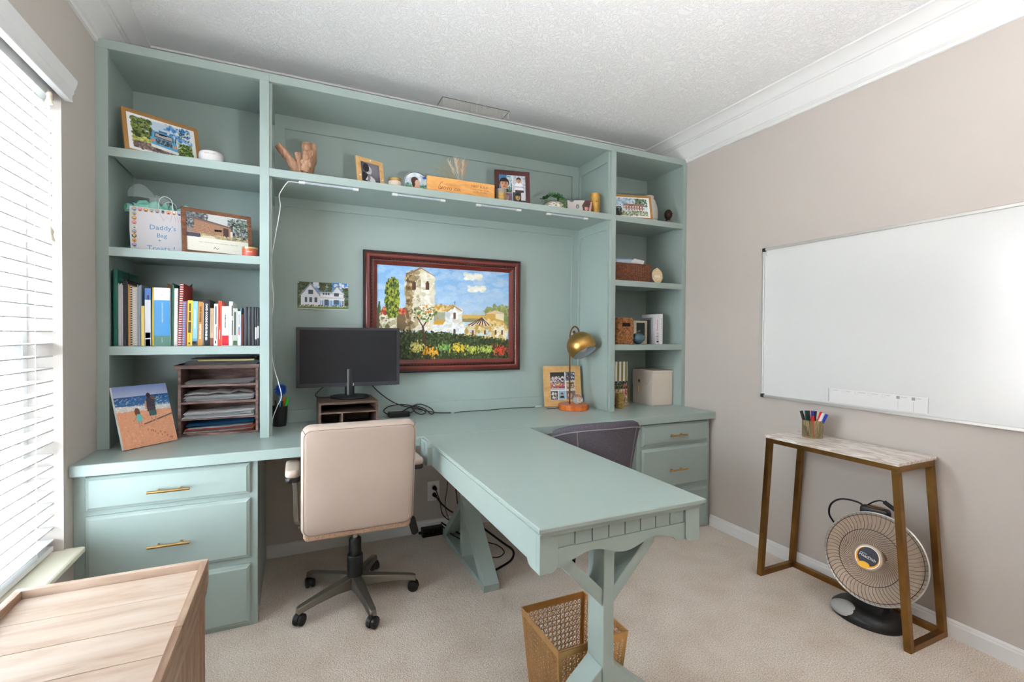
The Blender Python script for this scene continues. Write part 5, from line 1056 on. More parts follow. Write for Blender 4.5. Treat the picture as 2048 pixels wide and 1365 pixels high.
# succulents in a white pumpkin
su = thing('succulent_pumpkin','faux succulents arranged in a white pumpkin on the display shelf','plant',(2.275,-.275,2.0485))
pk=M()
for k in range(9): a=2*PI*k/9; pk.sphere((.030*math.cos(a),.030*math.sin(a),.030),.034,14,10,(1,1,.92))
pk.obj('pumpkin', mat('white_pumpkin',(226,216,206),.6), su, smooth=60)
def rosette(c_, R, n, m, nm, tilt=(0,0)):
    o_=M(); 
    for ring in range(3):
        r=R*(1-.28*ring); k_=max(5,n-2*ring)
        for k in range(k_):
            a=2*PI*k/k_+ring*.4; el=.25+.42*ring
            mx=tr(*c_) @ rot('X',tilt[0]) @ rot('Y',tilt[1]) @ rot('Z',a) @ rot('Y',-el)
            o_.grid(lambda u,v: (r*v, (u-.5)*r*.62*math.sin(PI*min(.97,max(.04,v**.8))), .10*r*(1-4*(u-.5)**2)+.12*r*v*v),5,7,mx=mx)
    return o_.obj(nm, m, su, smooth=80)
m_s1=mat('succulent_green',(70,120,70),.45,noise=(30,.3)); m_s2=mat('succulent_blue',(90,150,150),.45,noise=(30,.3)); m_s3=mat('bright_sprig',(110,150,50),.5,noise=(40,.3)); m_s4=mat('dark_green_leaf',(40,80,44),.5)
rosette((-.012,-.035,.082),.052,9,m_s1,'succulent_rosette',(.5,-.1)); rosette((.052,-.015,.085),.034,8,m_s2,'succulent_rosette',(.4,.3)); rosette((-.055,.0,.078),.042,8,m_s4,'succulent_rosette',(.1,-.5))
sp=M()
for k in range(4):
    sp.tube(spline([(.028,.0,.07),(.03+.004*k,.004,.10+.006*k),(.032+.006*k,.006,.13-.012*k)]),[.005]*16+[.001],5)
sp.obj('spike_leaves', m_s4, su, smooth=True)
g=random.Random(3); sg_=M()
for k in range(230):
    a=g.uniform(0,2*PI); r=g.uniform(.05,.092); x,y=r*math.cos(a),r*.6*math.sin(a)-.01; z=.075-.6*(r-.05)+g.uniform(-.03,.02)
    if k%4==0: x=.024+g.uniform(-.02,.02); y=-.066+g.uniform(-.01,.004); z=g.uniform(.022,.075)
    s=g.uniform(.005,.009); mx=tr(x,y,max(.01,z)) @ rot('Z',g.uniform(0,6)) @ rot('X',g.uniform(-1,1)); sg_.add([(-s,0,0),(0,-s*.45,0),(s,0,.002),(0,s*.45,.001)],[(0,1,2,3)],mx)
o_=sg_.obj('trailing_sprigs', m_s3, su, normals=False); o_['kind']='stuff'
# gold vase
t = thing('gold_vase','slim gilded stoneware vase at the right end of the display shelf','vase',(2.572,-.30,2.0485))
M().lathe([(.001,0),(.026,0),(.030,.01),(.032,.06),(.034,.11),(.033,.135),(.034,.146),(.031,.147),(.030,.13),(.001,.12)],32).obj('vase_body', mat('gilded_glaze',(206,160,84),.35,.55,noise=(28,.28)), t, smooth=40)
text('ea','lettering',m_dark,t,basis((-.012,-.0345,.09),(.93,-.36,0),(0,0,1)),.014,'CENTER',.0003)
# ------------------------------------------------------------ right tower, top bay
t = thing('ribbed_vase','white ribbed ceramic vase behind the house watercolour','vase',(3.125,-.165,2.0485))
pr_=[(.001,0),(.05,0)]
for k in range(24): z=.01+k*.0078; rr_=.060+.018*math.sin(PI*min(1,k/22))**.7; pr_ += [(rr_,z),(rr_-.0018,z+.0039)]
pr_ += [(.052,.205),(.044,.215),(.047,.232),(.043,.233),(.040,.22),(.001,.215)]
M().lathe(pr_,40).obj('vase_body', mat('ivory_ceramic',(224,218,208),.5), t, smooth=60)
bu = thing('bronze_bust','small dark bronze head sculpture at the right of the top bay','sculpture',(3.168,-.335,2.0485))
M().box(-.022,.022,-.02,.02,0,.022).obj('plinth', mat('bust_plinth',(130,110,90),.6), bu, bevel=.002)
hd=M().sphere((0,0,.068),.032,24,16,(.82,.95,1.12)).sphere((0,-.028,.064),.0065,10,8,(.8,1,1.5)).sphere((0,-.026,.050),.008,10,6,(1.4,.7,.5)).cyl((0,.002,.02),(0,.002,.045),.016,.014,n=16)
for s in (-1,1): hd.sphere((s*.029,.0,.067),.008,10,8,(.5,.9,1.4)); hd.sphere((s*.011,-.0265,.073),.005,8,6,(1.3,.6,.7))
hd.obj('head', mat('dark_bronze',(56,40,34),.4,.5), bu, smooth=70)
tag_obj(M().lathe([(.001,0),(.022,0),(.026,.012),(.022,.03),(.012,.045),(.014,.055),(.001,.06)],20).obj('dark_figurine', mat('dark_clay',(34,30,28),.5), smooth=50),'small dark figurine at the left edge of the top right bay','figurine',(2.712,-.352,2.0485))
# second bay: woven basket of papers, oval plaque
m_wick = mat('dark_wicker',(118,70,46),.7,noise=(60,.45)); m_wick2 = mat('golden_wicker',(168,112,66),.7,noise=(70,.5))
def woven(t, w, d, h, rows, cols, m, amp=.003, hole=None, flare=1.0):
    """four woven panels of over-and-under strands, plus bottom"""
    for k,(L_,px_,py_,an) in enumerate(((w,0,-d/2,0),(d,w/2,0,PI/2),(w,0,d/2,PI),(d,-w/2,0,-PI/2))):
        pn=M(); mx=tr(px_,py_,0) @ rot('Z',an); n=max(3,int(cols*L_/w)); rh=h/rows
        for r in range(rows):
            z=(r+.5)*rh
            for i in range(n):
                x0=-L_/2+L_*i/n; x1=-L_/2+L_*(i+1)/n; xc=(x0+x1)/2
                if hole and k==0 and abs(xc-hole[0])<hole[2] and abs(z-hole[1])<hole[3]: continue
                o_=amp if (i+r)%2 else -amp*.2
                pn.add([(x0,-o_*.1,z-rh*.5),(x0,-o_*.1,z+rh*.5),(xc,-o_-.0012,z-rh*.42),(xc,-o_-.0026,z),(xc,-o_-.0012,z+rh*.42),(x1,-o_*.1,z-rh*.5),(x1,-o_*.1,z+rh*.5)],[(0,2,3),(0,3,1),(1,3,4),(2,5,3),(3,5,6),(3,6,4)],mx)
        pn.box(-L_/2,-L_/2+(0 if hole and k==0 else L_),.0,.003,0,h,mx) if not (hole and k==0) else pn.box(-L_/2,hole[0]-hole[2],.0,.003,0,h,mx).box(hole[0]+hole[2],L_/2,0,.003,0,h,mx).box(hole[0]-hole[2],hole[0]+hole[2],0,.003,0,hole[1]-hole[3],mx).box(hole[0]-hole[2],hole[0]+hole[2],0,.003,hole[1]+hole[3],h,mx)
        pn.obj('woven_panel', m, t)
    M().box(-w/2,w/2,-d/2,d/2,0,.004).obj('basket_bottom', m, t)
wbk = thing('wicker_basket','dark brown woven basket stuffed with papers in the right tower','basket',(2.865,-.245,1.6245)); woven(wbk,.30,.20,.125,16,20,m_wick)
lp = thing('paper_bundle','letters and folded papers standing in the dark woven basket','paper',(2.865,-.245,1.632)); g=random.Random(8)
for k in range(11):
    cc=[(236,232,228),(200,214,230),(226,170,150),(240,238,232),(190,150,110),(236,226,214),(214,120,130),(240,236,236),(206,176,90),(228,232,238),(150,180,210)][k]; w_=.20+.05*g.random(); x=g.uniform(-.02,.02); y=-.075+k*.0145; h_=.125+.004*k+g.uniform(-.006,.02)
    M().box(-w_/2,w_/2,-.0012,.0012,.012,h_,tr(x,y,0) @ rot('Y',g.uniform(-.08,.05))).obj('paper_sheet', mat('letter_paper',cc,.7), lp)
M().add([(-.02,-.085,.128),(.09,-.085,.120),(.11,-.075,.146),(.02,-.078,.156),(.06,-.082,.135)],[(0,1,4),(1,2,4),(2,3,4),(3,0,4)]).obj('folded_letter', m_paper, lp, normals=False)
ov = thing('oval_plaque','small oval gilt plaque with white script in the right tower','plaque',(3.062,-.352,1.6245),-.12)
om=tr(0,0,.052) @ rot('X',PI/2-.14) @ Matrix.Diagonal((.84,1.0,1,1))
M().lathe([(.001,-.008),(.050,-.008),(.052,0),(.046,.004),(.040,.003),(.038,-.001)],40,om).obj('oval_frame', mat('cream_gilt',(222,200,160),.45,.2,noise=(90,.2)), ov, smooth=50); M().lathe([(.001,-.0012),(.0385,-.0012),(.0385,-.002),(.001,-.002)],40,om).obj('slate', mat('slate_black',(60,56,56),.6), ov)
for k in range(3): M().sphere((-.008+.008*k,.050+.002*(k==1),.002),.0055,10,6,(1,1,.6),om).obj('gilt_scroll', mat('cream_gilt2',(222,200,160),.45,.2), ov, smooth=True)
text('Faith','lettering',m_ltxt,ov,om @ tr(0,-.004,.0002),.026,'CENTER',.0004,1.1,.0006)
# third bay
sb = thing('wicker_basket','square golden woven basket with a handle slot in the right tower','basket',(2.795,-.285,1.1995)); woven(sb,.125,.13,.18,15,11,m_wick2,.007,(.005,.132,.034,.012))
M().box(-.055,.055,-.05,.055,.005,.165).obj('dark_lining', mat('dark_lining',(60,44,36),.8), sb)
tp_ = thing('glass_pomegranate','teal glass fruit ornament beside the golden basket','ornament',(2.915,-.33,1.1995))
M().sphere((0,0,.041),.042,28,18,(1,1,.96)).obj('glass_body', mat('teal_glass',(62,96,104),.12,coat=.5), tp_, smooth=70); M().lathe([(.006,.080),(.008,.088),(.0095,.094),(.007,.094),(.004,.085)],16).obj('crown', mat('pewter_stem',(150,140,124),.35,.8), tp_, smooth=40)
M().tube(spline([(.0,0,.086),(-.02,-.008,.084),(-.034,-.014,.068)]),.0024,7).tube(spline([(.0,0,.086),(.012,-.006,.09),(.004,-.01,.097)]),.0022,7).tube([(.037,-.018,.056),(.046,-.02,.054),(.044,-.022,.03),(.036,-.022,.028)],.0016,6).obj('metal_trim', mat('pewter_trim',(190,176,150),.35,.7), tp_, smooth=True)
def rbook(x, y, w, h, d, col, label, rz=0, **k):
    t = thing('book', label, 'book', (x,y,1.1995), rz, 'books on the right tower shelf')
    M().box(0,w,0,.003,0,h).box(0,.0022,.003,d,0,h).box(w-.0022,w,.003,d,0,h).obj('cover', mat('book_cover',col,.4), t, bevel=.0006); M().box(.0022,w-.0022,.003,d-.004,.002,h-.004).obj('pages', m_pages, t)
    return t
t = thing('book','dark green gilt-edged book standing cover-out behind the glass fruit','book',(2.935,-.262,1.1995),-.02,'books on the right tower shelf')
M().box(0,.115,0,.004,0,.165).box(0,.115,.026,.030,0,.165).box(.111,.115,.004,.026,0,.165).obj('cover', mat('cream_cover',(206,200,176),.5), t, bevel=.0008); M().box(.003,.111,.004,.026,.003,.161).obj('pages', m_pages, t)
M().box(.022,.094,-.0008,.0002,.022,.150).obj('dark_panel', mat('dark_green_panel',(18,34,32),.3), t)
for k in range(14):
    for s in (.012,.103): M().box(s-.0015,s+.0015,-.0006,.0002,.010+k*.011,.014+k*.011).obj('gilt_dash', mat('gilt_dash',(150,140,104),.5), t) if k%2 else None
rbook(3.054,-.285,.010,.172,.11,(66,70,72),'slim charcoal book right of the green one'); rbook(3.066,-.288,.008,.188,.12,(150,156,160),'slim grey book beside the white volumes')
b1=rbook(3.082,-.318,.034,.212,.15,(228,226,230),'thick white book with dotted red spine'); b2=rbook(3.118,-.318,.026,.214,.15,(236,236,236),'white book at the right end of the third bay')
for k in range(9): M().box(.012,.017,-.0006,.0002,.095+k*.009,.1+k*.009).obj('red_dot', mat('red_dot_ink',(190,60,60),.5), b1)
for k in range(5): M().box(.006,.026,-.0006,.0002,.03+k*.011,.034+k*.011).obj('spine_line', mat('spine_line_ink',(120,120,130),.5), b1)
M().box(.008,.026,-.0006,.0002,.012,.024).obj('spine_mark', m_dtxt, b1)
for k in range(12): M().box(.011,.015,-.0006,.0002,.02+k*.014,.028+k*.014).obj('spine_line', mat('spine_line_ink2',(150,150,156),.5), b2)
# lowest bay: wire file holder with folders, gold candle, linen box
fh = thing('wire_file_holder','gold wire file holder with patterned folders in the lowest right bay','file holder',(2.815,-.20,.7605)); m_gw=mat('gold_wire',(176,140,80),.35,.9)
wr=M()
for z in (.004,.03,.055,.08,.105,.13,.15): wr.tube([(-.09,-.06,z),(.09,-.06,z),(.09,.06,z),(-.09,.06,z)],.0013 if 0<z<.149 else .0022,5,closed=True)
for k in range(10): x=-.09+.02*k; wr.tube([(x,-.06,.15),(x,-.06,.004),(x,.06,.004),(x,.06,.15)],.0012,5)
wr.obj('wire_frame', m_gw, fh, smooth=True)
ff_=thing('file_folders','striped and floral folders standing in the gold wire holder','folder',(2.815,-.20,.7625))
fp=[((238,236,232),.312,-.038),((232,228,224),.30,-.02),((150,140,80),.305,.0),((236,232,230),.296,.02),((226,214,206),.285,.038)]
for k,(cc,h_,y) in enumerate(fp[1:]): M().box(-.082,.083,y-.002,y+.002,.003,h_-.012*k).obj('folder_sheet', mat('folder_paper',cc,.6), ff_)
c=Cv(80,140,(236,232,226))
for k in range(5): c.rect(.06+k*.2,.55,.16+k*.2,1,(150,140,70))
c.rect(0,.38,1,.56,(44,62,48)); c.dabs((0,.4,1,.55),[(220,110,140),(120,180,190),(90,140,80)],40,(.02,.04),seed=1); c.rect(0,0,1,.38,(228,206,190)); c.dabs((0,0,1,.36),[(206,60,70),(236,220,210),(230,140,150),(120,150,90)],90,(.02,.05),seed=2)
print_obj('patterned_front', c.noise(3), .165,.31, basis((-.082,-.0425,.003),(1,0,0),(0,0,1)), ff_, .5); M().box(-.082,.083,-.042,-.039,.003,.312).obj('folder_sheet', m_paper, ff_)
t = thing('gold_votive','hammered gold glass votive in front of the wire file holder','votive',(2.786,-.302,.7605)); M().lathe([(.001,0),(.026,0),(.029,.006),(.030,.102),(.028,.104),(.0265,.098),(.026,.012),(.001,.010)],28).obj('votive_glass', mat('mercury_gold',(186,154,90),.35,.6,noise=(90,.4)), t, smooth=40)
m_linen=mat('oatmeal_linen',(216,204,190),.8,noise=(260,.08)); lb_=thing('storage_box','oatmeal linen storage box with a flap and tassel in the lowest right bay','box',(3.16,-.20,.7605))
M().box(-.092,.092,-.108,.108,0,.232).obj('box_body', m_linen, lb_, bevel=.002); M().box(-.094,.094,-.110,.110,.2325,.250).obj('lid', m_linen, lb_, bevel=.003)
M().prism([(-.106,.2326),(.108,.2326),(.108,.14),(-.04,.14),(-.06,.155)],'x',-.0955,-.0925).obj('flap', m_linen, lb_, bevel=.0006)
M().box(-.0975,-.0955,.02,.045,.155,.18).obj('clasp', m_brass, lb_, bevel=.001); M().box(-.0985,-.0975,.027,.038,.162,.173).obj('clasp_eye', m_dark, lb_)
ta=M().tube([(-.099,.032,.155),(-.099,.032,.135)],.0012,6).lathe([(.002,.0),(.006,-.004),(.005,-.010),(.0065,-.014),(.0085,-.046),(.001,-.046)],12,tr(-.1045,.032,.136)); ta.obj('tassel', mat('champagne_tassel',(214,190,150),.5,.3), lb_, smooth=True)
# ------------------------------------------------------------ paper organiser
m_rust = wood('rustic_grey_wood',((72,52,48),(120,92,84),(150,122,112)),(2.5,16,16),.65,dens=3.5)
po = thing('paper_organizer','rustic wood five-tier paper organizer on the worktop','organizer',(.43,-.14,.7605))
oy0,oy1=-.245,-.03; ox0,ox1=.258,.596
for a,b in ((ox0,ox0+.012),(ox1-.012,ox1)): M().box(a,b,oy0,oy1,.7605,1.086).obj('side_board', m_rust, po, bevel=.001, world=True)
M().box(ox0-.016,ox1+.004,oy0-.006,oy1,1.0862,1.104).obj('top_board', m_rust, po, bevel=.001, world=True)
M().box(ox0+.012,ox1-.012,oy1-.006,oy1,.7605,1.086).obj('back_board', m_rust, po, world=True)
tiers=[.7605,.838,.916,.998]
for z in tiers: M().box(ox0+.0122,ox1-.0122,oy0+.004,oy1-.006,z,z+.011).obj('tier_board', m_rust, po, bevel=.001, world=True)
def stack(label, z, n, cols, x0, x1, y0, y1, seed, curlx=0, th=.0034):
    g=random.Random(seed); t=thing('paper_stack', label, 'paper', ((x0+x1)/2,(y0+y1)/2,z), 0, 'paper stacks in the organizer')
    for k in range(n):
        w_=(x1-x0)*g.uniform(.88,.98); d_=(y1-y0)*g.uniform(.9,.98); zz=z+k*th+.0004; rz_=g.uniform(-.045,.045); cu=curlx*g.uniform(.3,1)
        mx=tr((x0+x1)/2+g.uniform(-.004,.004),(y0+y1)/2-g.uniform(-.004,.016),zz) @ rot('Z',rz_)
        M().grid(lambda u,v:((u-.5)*w_,(v-.5)*d_,cu*(u**3)),7,3,mx=mx).grid(lambda u,v:((u-.5)*w_,(v-.5)*d_,cu*(u**3)+th*.35),7,3,mx=mx).obj('sheet', mat('paper_sheet',cols[k%len(cols)],.7), t, world=True)
    return t
Wt=[(252,252,252),(240,240,240),(254,254,254),(232,232,234)]
stack('blue folder and papers in the bottom organizer tier',tiers[0]+.011,8,[(236,232,226),(214,90,70),(236,236,236),(230,200,120),(190,206,220)],ox0+.016,ox1-.016,oy0+.002,oy1-.02,1,.008)
stack('white printouts in the second organizer tier from the bottom',tiers[1]+.011,7,Wt,ox0+.014,ox1-.016,oy0-.008,oy1-.02,2,.010)
stack('crumpled white mail in the third organizer tier from the bottom',tiers[2]+.011,7,Wt,ox0+.016,ox1-.018,oy0-.002,oy1-.02,3,.005)
stack('loose receipts in the top organizer tier',tiers[3]+.011,4,Wt,ox0+.018,ox1-.02,oy0+.006,oy1-.02,4,.006)
bf_=thing('document_folder','blue folder on top of the papers in the bottom tier','folder',(.427,-.14,.8025)); M().grid(lambda u,v:(-.14+.285*u,-.09+.17*v,.003+.012*v+.010*u),6,4).grid(lambda u,v:(-.14+.285*u,-.09+.17*v,.0055+.012*v+.010*u),6,4).obj('folder_cover', mat('folder_blue',(40,110,160),.5), bf_)
g=random.Random(5); jm=thing('junk_mail','creased mail pages lying open on the third tier papers','paper',(.43,-.15,.9545))
for k in range(3): x=-.10+.09*k; M().add([(x-.05,-.08,.004),(x+.0,-.09,.008+.006*k),(x+.055,-.078,.003),(x+.06,.05,.012),(x,.06,.018),(x-.05,.05,.01)],[(0,1,4,5),(1,2,3,4)]).obj('open_page', mat('newsprint',(240-14*k,238-14*k,236-14*k),.7,noise=(140,.25)), jm, normals=False)
# pile on top of the organiser
stack('files and white paper piled on top of the organizer',1.1045,6,Wt,ox0+.02,ox1+.0,oy0+.0,oy1-.03,6,.002,.0026)
np_=thing('notepad','yellow legal pad on the pile above the organizer','notepad',(.455,-.14,1.1215),.02); M().box(-.12,.12,-.085,.085,0,.007).obj('pad', mat('legal_yellow',(226,210,140),.7), np_); M().box(-.12,.12,-.085,-.078,.0071,.0085).obj('binding', mat('pad_binding',(150,110,60),.6), np_)
cb_=thing('clipboard','dark clipboard on top of the organizer pile','clipboard',(.45,-.13,1.1302)); M().box(-.145,.12,-.08,.08,0,.003).obj('board', mat('clip_dark',(40,46,48),.5), cb_); M().box(.10,.135,-.05,.05,.003,.012).obj('clip', m_black, cb_, bevel=.002)
# ------------------------------------------------------------ pen cup
pc_=thing('pen_cup','black mesh pen cup at the left of the worktop panel','cup',(.690,-.105,.7605)); M().lathe([(.001,0),(.030,0),(.031,.002),(.038,.105),(.0395,.106),(.0385,.108),(.036,.106),(.029,.004),(.001,.004)],30).obj('cup', mat('black_mesh',(28,28,30),.5,noise=(400,.5)), pc_, smooth=40)
def pen(x,y,dx,dy,L_,col,cap,label,r=.0045):
    t=thing('pen',label,'pen',(.690+x,-.105+y,.766),0,'pens in the mesh cup'); d=Vector((dx,dy,1)).normalized(); M().cyl((0,0,0),d*L_*.72,r,n=10).obj('barrel', mat('pen_barrel',col,.4), t, smooth=True); M().cyl(d*L_*.72,d*L_,r*1.25,r*1.1,n=10).obj('cap', mat('pen_cap',cap,.35), t, smooth=True); return t,d
pen(-.012,-.004,-.06,.0,.135,(190,190,190),(70,60,50),'silver pen at the left of the mesh cup'); pen(.0,.008,.0,.05,.142,(200,40,30),(214,50,36),'red pen in the middle of the mesh cup'); pen(.006,.01,.10,.05,.146,(236,120,30),(240,120,24),'orange highlighter in the mesh cup',.0065); pen(.010,-.002,.20,.0,.15,(40,200,60),(50,214,60),'green highlighter at the right of the mesh cup',.0065); pen(.002,-.012,.08,-.02,.13,(30,30,34),(24,24,26),'black pen at the front of the mesh cup')
t,d=pen(.0,.004,.02,.03,.15,(70,150,220),(90,180,240),'pen topped with a fuzzy blue pompom ball')
g=random.Random(2); kb=M(); cc=d*.190
for k in range(420):
    v=Vector((g.gauss(0,1),g.gauss(0,1),g.gauss(0,1))).normalized(); p=cc+v*.006; q_=cc+v*g.uniform(.026,.035)+Vector((0,0,-.002)); kb.tube([p,(p+q_)/2+Vector((g.uniform(-.002,.002),g.uniform(-.002,.002),.001)),q_],[.0009,.0008,.0007],3)
o_=kb.obj('rubber_pompom', mat('pompom_blue',(16,96,200),.5), t); o_['kind']='stuff'; M().sphere(tuple(cc),.022,12,8).obj('pompom_core', mat('pompom_core',(12,70,170),.6), t)
# ------------------------------------------------------------ monitor riser, monitor, cables
m_walnut=wood('dark_walnut',((58,44,36),(88,68,56),(112,90,76)),(3,18,18),.5); rs_=thing('monitor_riser','dark wooden cubby riser under the monitor','riser',(1.025,-.18,.7605)); ra,rb,ry0,ry1,rz1=.876,1.172,-.325,-.045,.900
M().box(ra,rb,ry0,ry1,rz1-.010,rz1).obj('top_board', m_walnut, rs_, bevel=.001, world=True)
for a,b in ((ra,ra+.01),(rb-.01,rb)): M().box(a,b,ry0,ry1,.7605,rz1-.0102).obj('side_board', m_walnut, rs_, bevel=.001, world=True)
M().box(ra+.01,rb-.01,ry0,ry1,.842,.849).obj('shelf_board', m_walnut, rs_, bevel=.001, world=True); M().box(.985,.993,ry0,ry1,.7605,.8418).obj('divider', m_walnut, rs_, bevel=.001, world=True); M().box(ra+.01,rb-.01,ry1-.006,ry1,.7605,rz1-.0102).obj('back_board', m_walnut, rs_, world=True)
mn=thing('monitor','black flat monitor on the wooden riser','monitor',(1.045,-.15,.9005)); m_bez=mat('monitor_bezel',(46,46,52),.35); m_scr=mat('dark_screen',(34,35,38),.22,spec=.35)
mx=tr(0,0,.228) @ rot('X',PI/2); sw,sh_=.552,.330
M().slab(sw,sh_,.030,.004,.002,tr(0,.018,.228) @ rot('X',PI/2)).obj('bezel', m_bez, mn); M().box(-sw/2+.017,sw/2-.017,.0022,.0028,.228-sh_/2+.022,.228+sh_/2-.014).obj('screen', m_scr, mn)
M().lathe([(.001,0),(.0095,0),(.0095,.0012),(.001,.0012)],24,tr(.012,.0028,.228-sh_/2+.011) @ rot('X',PI/2)).obj('badge', mat('badge_silver',(206,206,210),.3,.6), mn); text('hp','lettering',m_bez,mn,basis((.012,.0013,.228-sh_/2+.011),(1,0,0),(.15,0,1)),.011,'CENTER',.0002)
for k in range(3): M().box(.20+.022*k,.21+.022*k,.0025,.006,.228-sh_/2-.001,.228-sh_/2+.001).obj('button', m_bez, mn)
M().slab(.40,.22,.03,.03,.012,tr(0,.045,.228) @ rot('X',PI/2)).obj('rear_housing', m_bez, mn, smooth=50)
M().cyl((0,.022,.014),(0,.022,.16),.026,.025,n=28).obj('stand_neck', m_black, mn, smooth=40); M().lathe([(.001,0),(.108,0),(.110,.004),(.104,.010),(.04,.015),(.001,.016)],44,tr(0,.02,0)).obj('stand_base', m_black, mn, smooth=40)
pb=thing('power_brick','black laptop power brick with coiled lead on the worktop','power supply',(1.335,-.062,.7605)); M().slab(.125,.05,.03,.006,.004,tr(0,0,.0152)).obj('brick', m_black, pb, smooth=40)
def cab(pts,r=.0034): return M().tube(spline(pts,8),r,8).obj('lead', m_blackmatte, pb, smooth=True, world=True)
cab([(1.14,-.10,1.0),(1.20,-.075,.93),(1.27,-.07,.87),(1.34,-.05,.83),(1.42,-.045,.806),(1.50,-.05,.784),(1.58,-.06,.768),(1.66,-.065,.764)])
cab([(1.27,-.055,.776),(1.245,-.06,.80),(1.28,-.055,.825),(1.36,-.045,.83),(1.44,-.045,.81),(1.50,-.055,.78),(1.47,-.075,.768),(1.43,-.065,.785),(1.42,-.05,.815),(1.47,-.045,.826),(1.53,-.06,.80),(1.545,-.08,.775),(1.525,-.085,.768),(1.49,-.07,.80),(1.44,-.05,.82)]); cab([(1.395,-.062,.776),(1.42,-.07,.79),(1.44,-.055,.82),(1.40,-.05,.81),(1.36,-.05,.79)])
cab([(.945,-.13,.98),(.90,-.11,.955),(.868,-.10,.92),(.885,-.11,.907),(.95,-.12,.904)],.003)
lc=thing('lamp_cable','thin dark cable with a clear connector crossing the worktop','cable',(1.95,-.05,.7605)); M().tube(spline([(1.68,-.085,.763),(1.70,-.06,.7635),(1.76,-.05,.7635),(1.90,-.055,.7635),(2.06,-.035,.7635),(2.20,-.05,.7635),(2.255,-.062,.7635)],8),.0024,7).obj('cable', mat('dark_cable',(40,50,48),.5), lc, smooth=True, world=True); M().slab(.055,.02,.014,.006,.004,tr(2.28,-.066,.7685)).obj('clear_connector', mat('clear_plastic',(226,236,236),.1,trans=.6), lc, smooth=40, world=True)
# ------------------------------------------------------------ brass desk lamp
m_lbrass=mat('lamp_brass',(186,146,84),.30,1,aniso=.6); m_bronze=mat('lamp_bronze_tube',(110,76,46),.35,.9)
la=thing('desk_lamp','brass dome desk lamp on a round cherry wood base','lamp',(2.470,-.217,.7605))
M().lathe([(.001,0),(.100,0),(.103,.003),(.103,.034),(.100,.037),(.001,.037)],48).obj('wood_base', wood('cherry_wood',((168,74,24),(200,98,36),(216,124,56)),(14,14,3),.25), la, smooth=40)
M().tube(spline([(-.03,.0,.036),(-.031,.0,.20),(-.032,.0,.40),(-.031,.0,.49),(-.022,-.004,.535),(-.002,-.010,.556),(.018,-.016,.545),(.028,-.020,.520),(.030,-.022,.50)],8),.0052,10).obj('gooseneck', m_bronze, la, smooth=True)
sm_=tr(.040,-.030,.425) @ rot('Y',-.22) @ rot('X',-.55)
ph0=math.radians(58); RS=.098
pf=[(max(.001,RS*math.sin(a)),RS*math.cos(a)) for a in [ (PI-ph0)*k/22 for k in range(23)]]; pi_=[(max(.001,(RS-.0025)*math.sin(a)),(RS-.0025)*math.cos(a)) for a in [(PI-ph0)*k/22 for k in range(22,-1,-1)]]
sh_o=M().lathe(pf+[( (RS-.001)*math.sin(PI-ph0),(RS)*math.cos(PI-ph0)-.001)],48,sm_,cap=False).obj('dome_shade', m_lbrass, la, smooth=60, normals=True); M().lathe(pi_,48,sm_,cap=False).obj('shade_lining', mat('lining_white',(226,236,246),.5), sh_o, smooth=60)
M().cyl((0,0,RS-.004),(0,0,RS+.022),.012,.009,n=16,mx=sm_).obj('shade_cap', m_bronze, sh_o, smooth=40); M().sphere((0,0,-.012),.030,20,14,(1,1,1.1),sm_).obj('bulb', mat('frosted_bulb',(244,238,232),.3), la, smooth=True); M().cyl((0,0,.02),(0,0,.09),.014,n=14,mx=sm_).obj('bulb_socket', m_white, la)
M().tube([(-.10,.02,.012),(-.13,.04,.006),(-.17,.06,.003)],.0024,7).obj('lamp_lead', m_blackmatte, la, smooth=True)
go=M().sphere((.008,-.035,.032+.037),.034,14,9); t=thing('glass_paperweight','faceted clear glass ball on the lamp base','paperweight',(2.482,-.252,.7976)); M().sphere((0,0,.0335),.034,12,8).obj('glass_ball', mat('crystal',(246,248,250),.02,trans=.9,ior=1.5), t)
# ------------------------------------------------------------ outlet, plugs, floor cables, ceiling vent
ou=thing('wall_outlet','white wall outlet with two black plugs under the worktop','outlet',(1.571,.0195,.255)); M().slab(.078,.125,.005,.004,.0015,tr(0,-.003,0) @ rot('X',PI/2)).obj('cover_plate', m_white, ou, smooth=40)
for z in (.026,-.026): M().slab(.034,.034,.003,.012,.0008,tr(0,-.006,z) @ rot('X',PI/2)).obj('socket', m_white, ou)
for z in (.022,-.022):
    p=M().cyl((.004,-.008,z),(.008,-.032,z-.004),.014,.010,n=14).obj('plug', m_blackmatte, ou, smooth=40)
    M().tube(spline([(.008,-.03,z-.004),(.04,-.045,z-.05),(.09,-.05,z-.10),(.13,-.05,z-.125)] if z<0 else [(.008,-.03,z-.004),(.03,-.05,z-.08),(.045,-.06,z-.16),(.10,-.07,z-.215),(.12,-.07,z-.245)]),.0052 if z<0 else .003,8).obj('plug_lead', m_blackmatte, p, smooth=True)
tag(M().tube(spline([(1.655,-.06,.715),(1.650,-.06,.50),(1.645,-.055,.32),(1.630,-.05,.17),(1.66,-.06,.07)]),.0022,7).tube(spline([(1.665,-.06,.715),(1.672,-.06,.45),(1.70,-.06,.25),(1.71,-.06,.155)]),.0038,7).obj('hanging_lead', m_blackmatte, smooth=True),'thin black leads hanging from the worktop behind the desk','cable')
ps2=thing('power_strip','black power strip on the carpet by the far trestle','power strip',(1.545,-.045,0)); M().box(-.065,.065,-.03,.02,0,.052).obj('strip_body', m_black, ps2, bevel=.004); M().box(-.085,-.066,-.012,.0,.02,.032).obj('strip_plug', m_blackmatte, ps2)
for k in range(4): M().box(-.05+.028*k,-.032+.028*k,-.0312,-.03,.012,.04).obj('socket', m_dark, ps2)
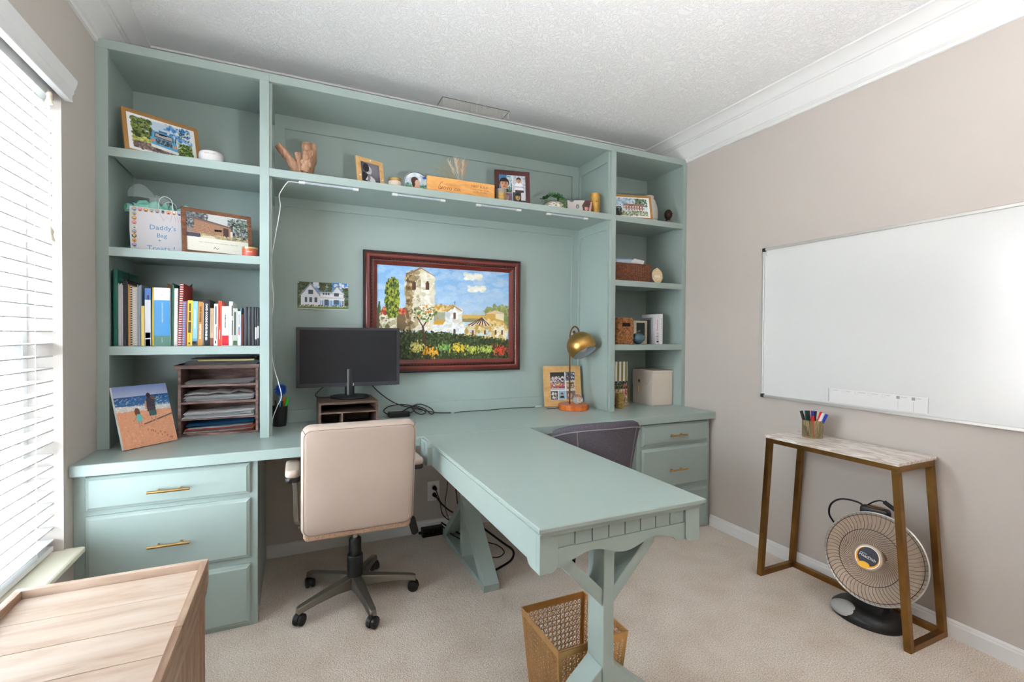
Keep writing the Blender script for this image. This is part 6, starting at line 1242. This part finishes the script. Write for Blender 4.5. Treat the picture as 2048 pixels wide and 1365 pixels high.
fc=thing('floor_cable','black cable looping over the carpet behind the far trestle','cable',(1.76,-.42,0)); M().tube(spline([(1.70,-.08,.05),(1.76,-.10,.10),(1.82,-.18,.06),(1.90,-.34,.008),(1.915,-.46,.007),(1.86,-.56,.007),(1.76,-.62,.007),(1.70,-.64,.007)]),.0062,8).tube(spline([(1.72,-.10,.05),(1.74,-.2,.007),(1.80,-.28,.007),(1.86,-.36,.006),(1.86,-.46,.006),(1.80,-.50,.006),(1.72,-.45,.006)]),.003,7).obj('cable', m_blackmatte, fc, smooth=True, world=True)
M().tube(spline([(1.59,-.10,.09),(1.64,-.14,.06),(1.68,-.24,.05),(1.72,-.36,.045)]),.005,8).tube(spline([(1.585,-.11,.085),(1.62,-.17,.05),(1.66,-.28,.043),(1.70,-.38,.04)]),.003,7).obj('lead', m_blackmatte, fc, smooth=True, world=True)
cv_=thing('ceiling_vent','ceiling register with a clear ribbed air deflector above the hutch','vent',(1.763,-.17,2.65)); vx0,vx1,vy0,vy1=1.548,1.978,-.236,-.12
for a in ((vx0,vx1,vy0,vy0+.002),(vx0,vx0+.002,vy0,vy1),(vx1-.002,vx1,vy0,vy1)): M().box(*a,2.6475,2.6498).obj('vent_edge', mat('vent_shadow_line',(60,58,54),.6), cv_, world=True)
M().box(vx0+.003,vx1-.003,vy0+.003,vy1,2.6485,2.6499).obj('vent_plate', mat('vent_plate',(244,242,238),.6), cv_, world=True)
for k in range(13):
    x=vx0+.006+(vx1-vx0-.012)*k/12; M().box(x-.0012,x+.0012,vy0+.004,vy0+.006,2.602,2.6484).obj('deflector_rib', mat('clear_rib',(236,226,214),.3,alpha=.75), cv_, world=True)
M().box(vx0+.004,vx1-.004,vy0+.0062,vy0+.0072,2.60,2.6484).obj('deflector_sheet', mat('clear_sheet',(250,248,246),.05,alpha=.06), cv_, world=True)
# ------------------------------------------------------------ added torchiere, unseen behind the camera, there to brighten the ceiling
fl=thing('added_fill_lamp','added unseen brass uplighter brightening the ceiling from behind the camera','lamp',(1.45,-3.05,0))
LH=1.12
M().lathe([(.001,0),(.14,0),(.142,.012),(.13,.022),(.03,.03),(.001,.03)],36).obj('lamp_base', m_brass, fl, smooth=40); M().cyl((0,0,.03),(0,0,LH+.02),.012,n=16).obj('pole', m_brass, fl, smooth=True)
M().lathe([(.02,LH),(.08,LH+.015),(.15,LH+.04),(.20,LH+.09),(.197,LH+.09),(.146,LH+.046),(.078,LH+.022),(.02,LH+.01)],40).obj('bowl_shade', mat('bowl_metal',(180,176,170),.5,.2), fl, smooth=50)
M().lathe([(.001,LH+.045),(.13,LH+.045),(.13,LH+.055),(.001,LH+.055)],32).obj('fill_element', mat('fill_element',(255,250,244),.4,emit=((252,252,254),330.0)), fl)
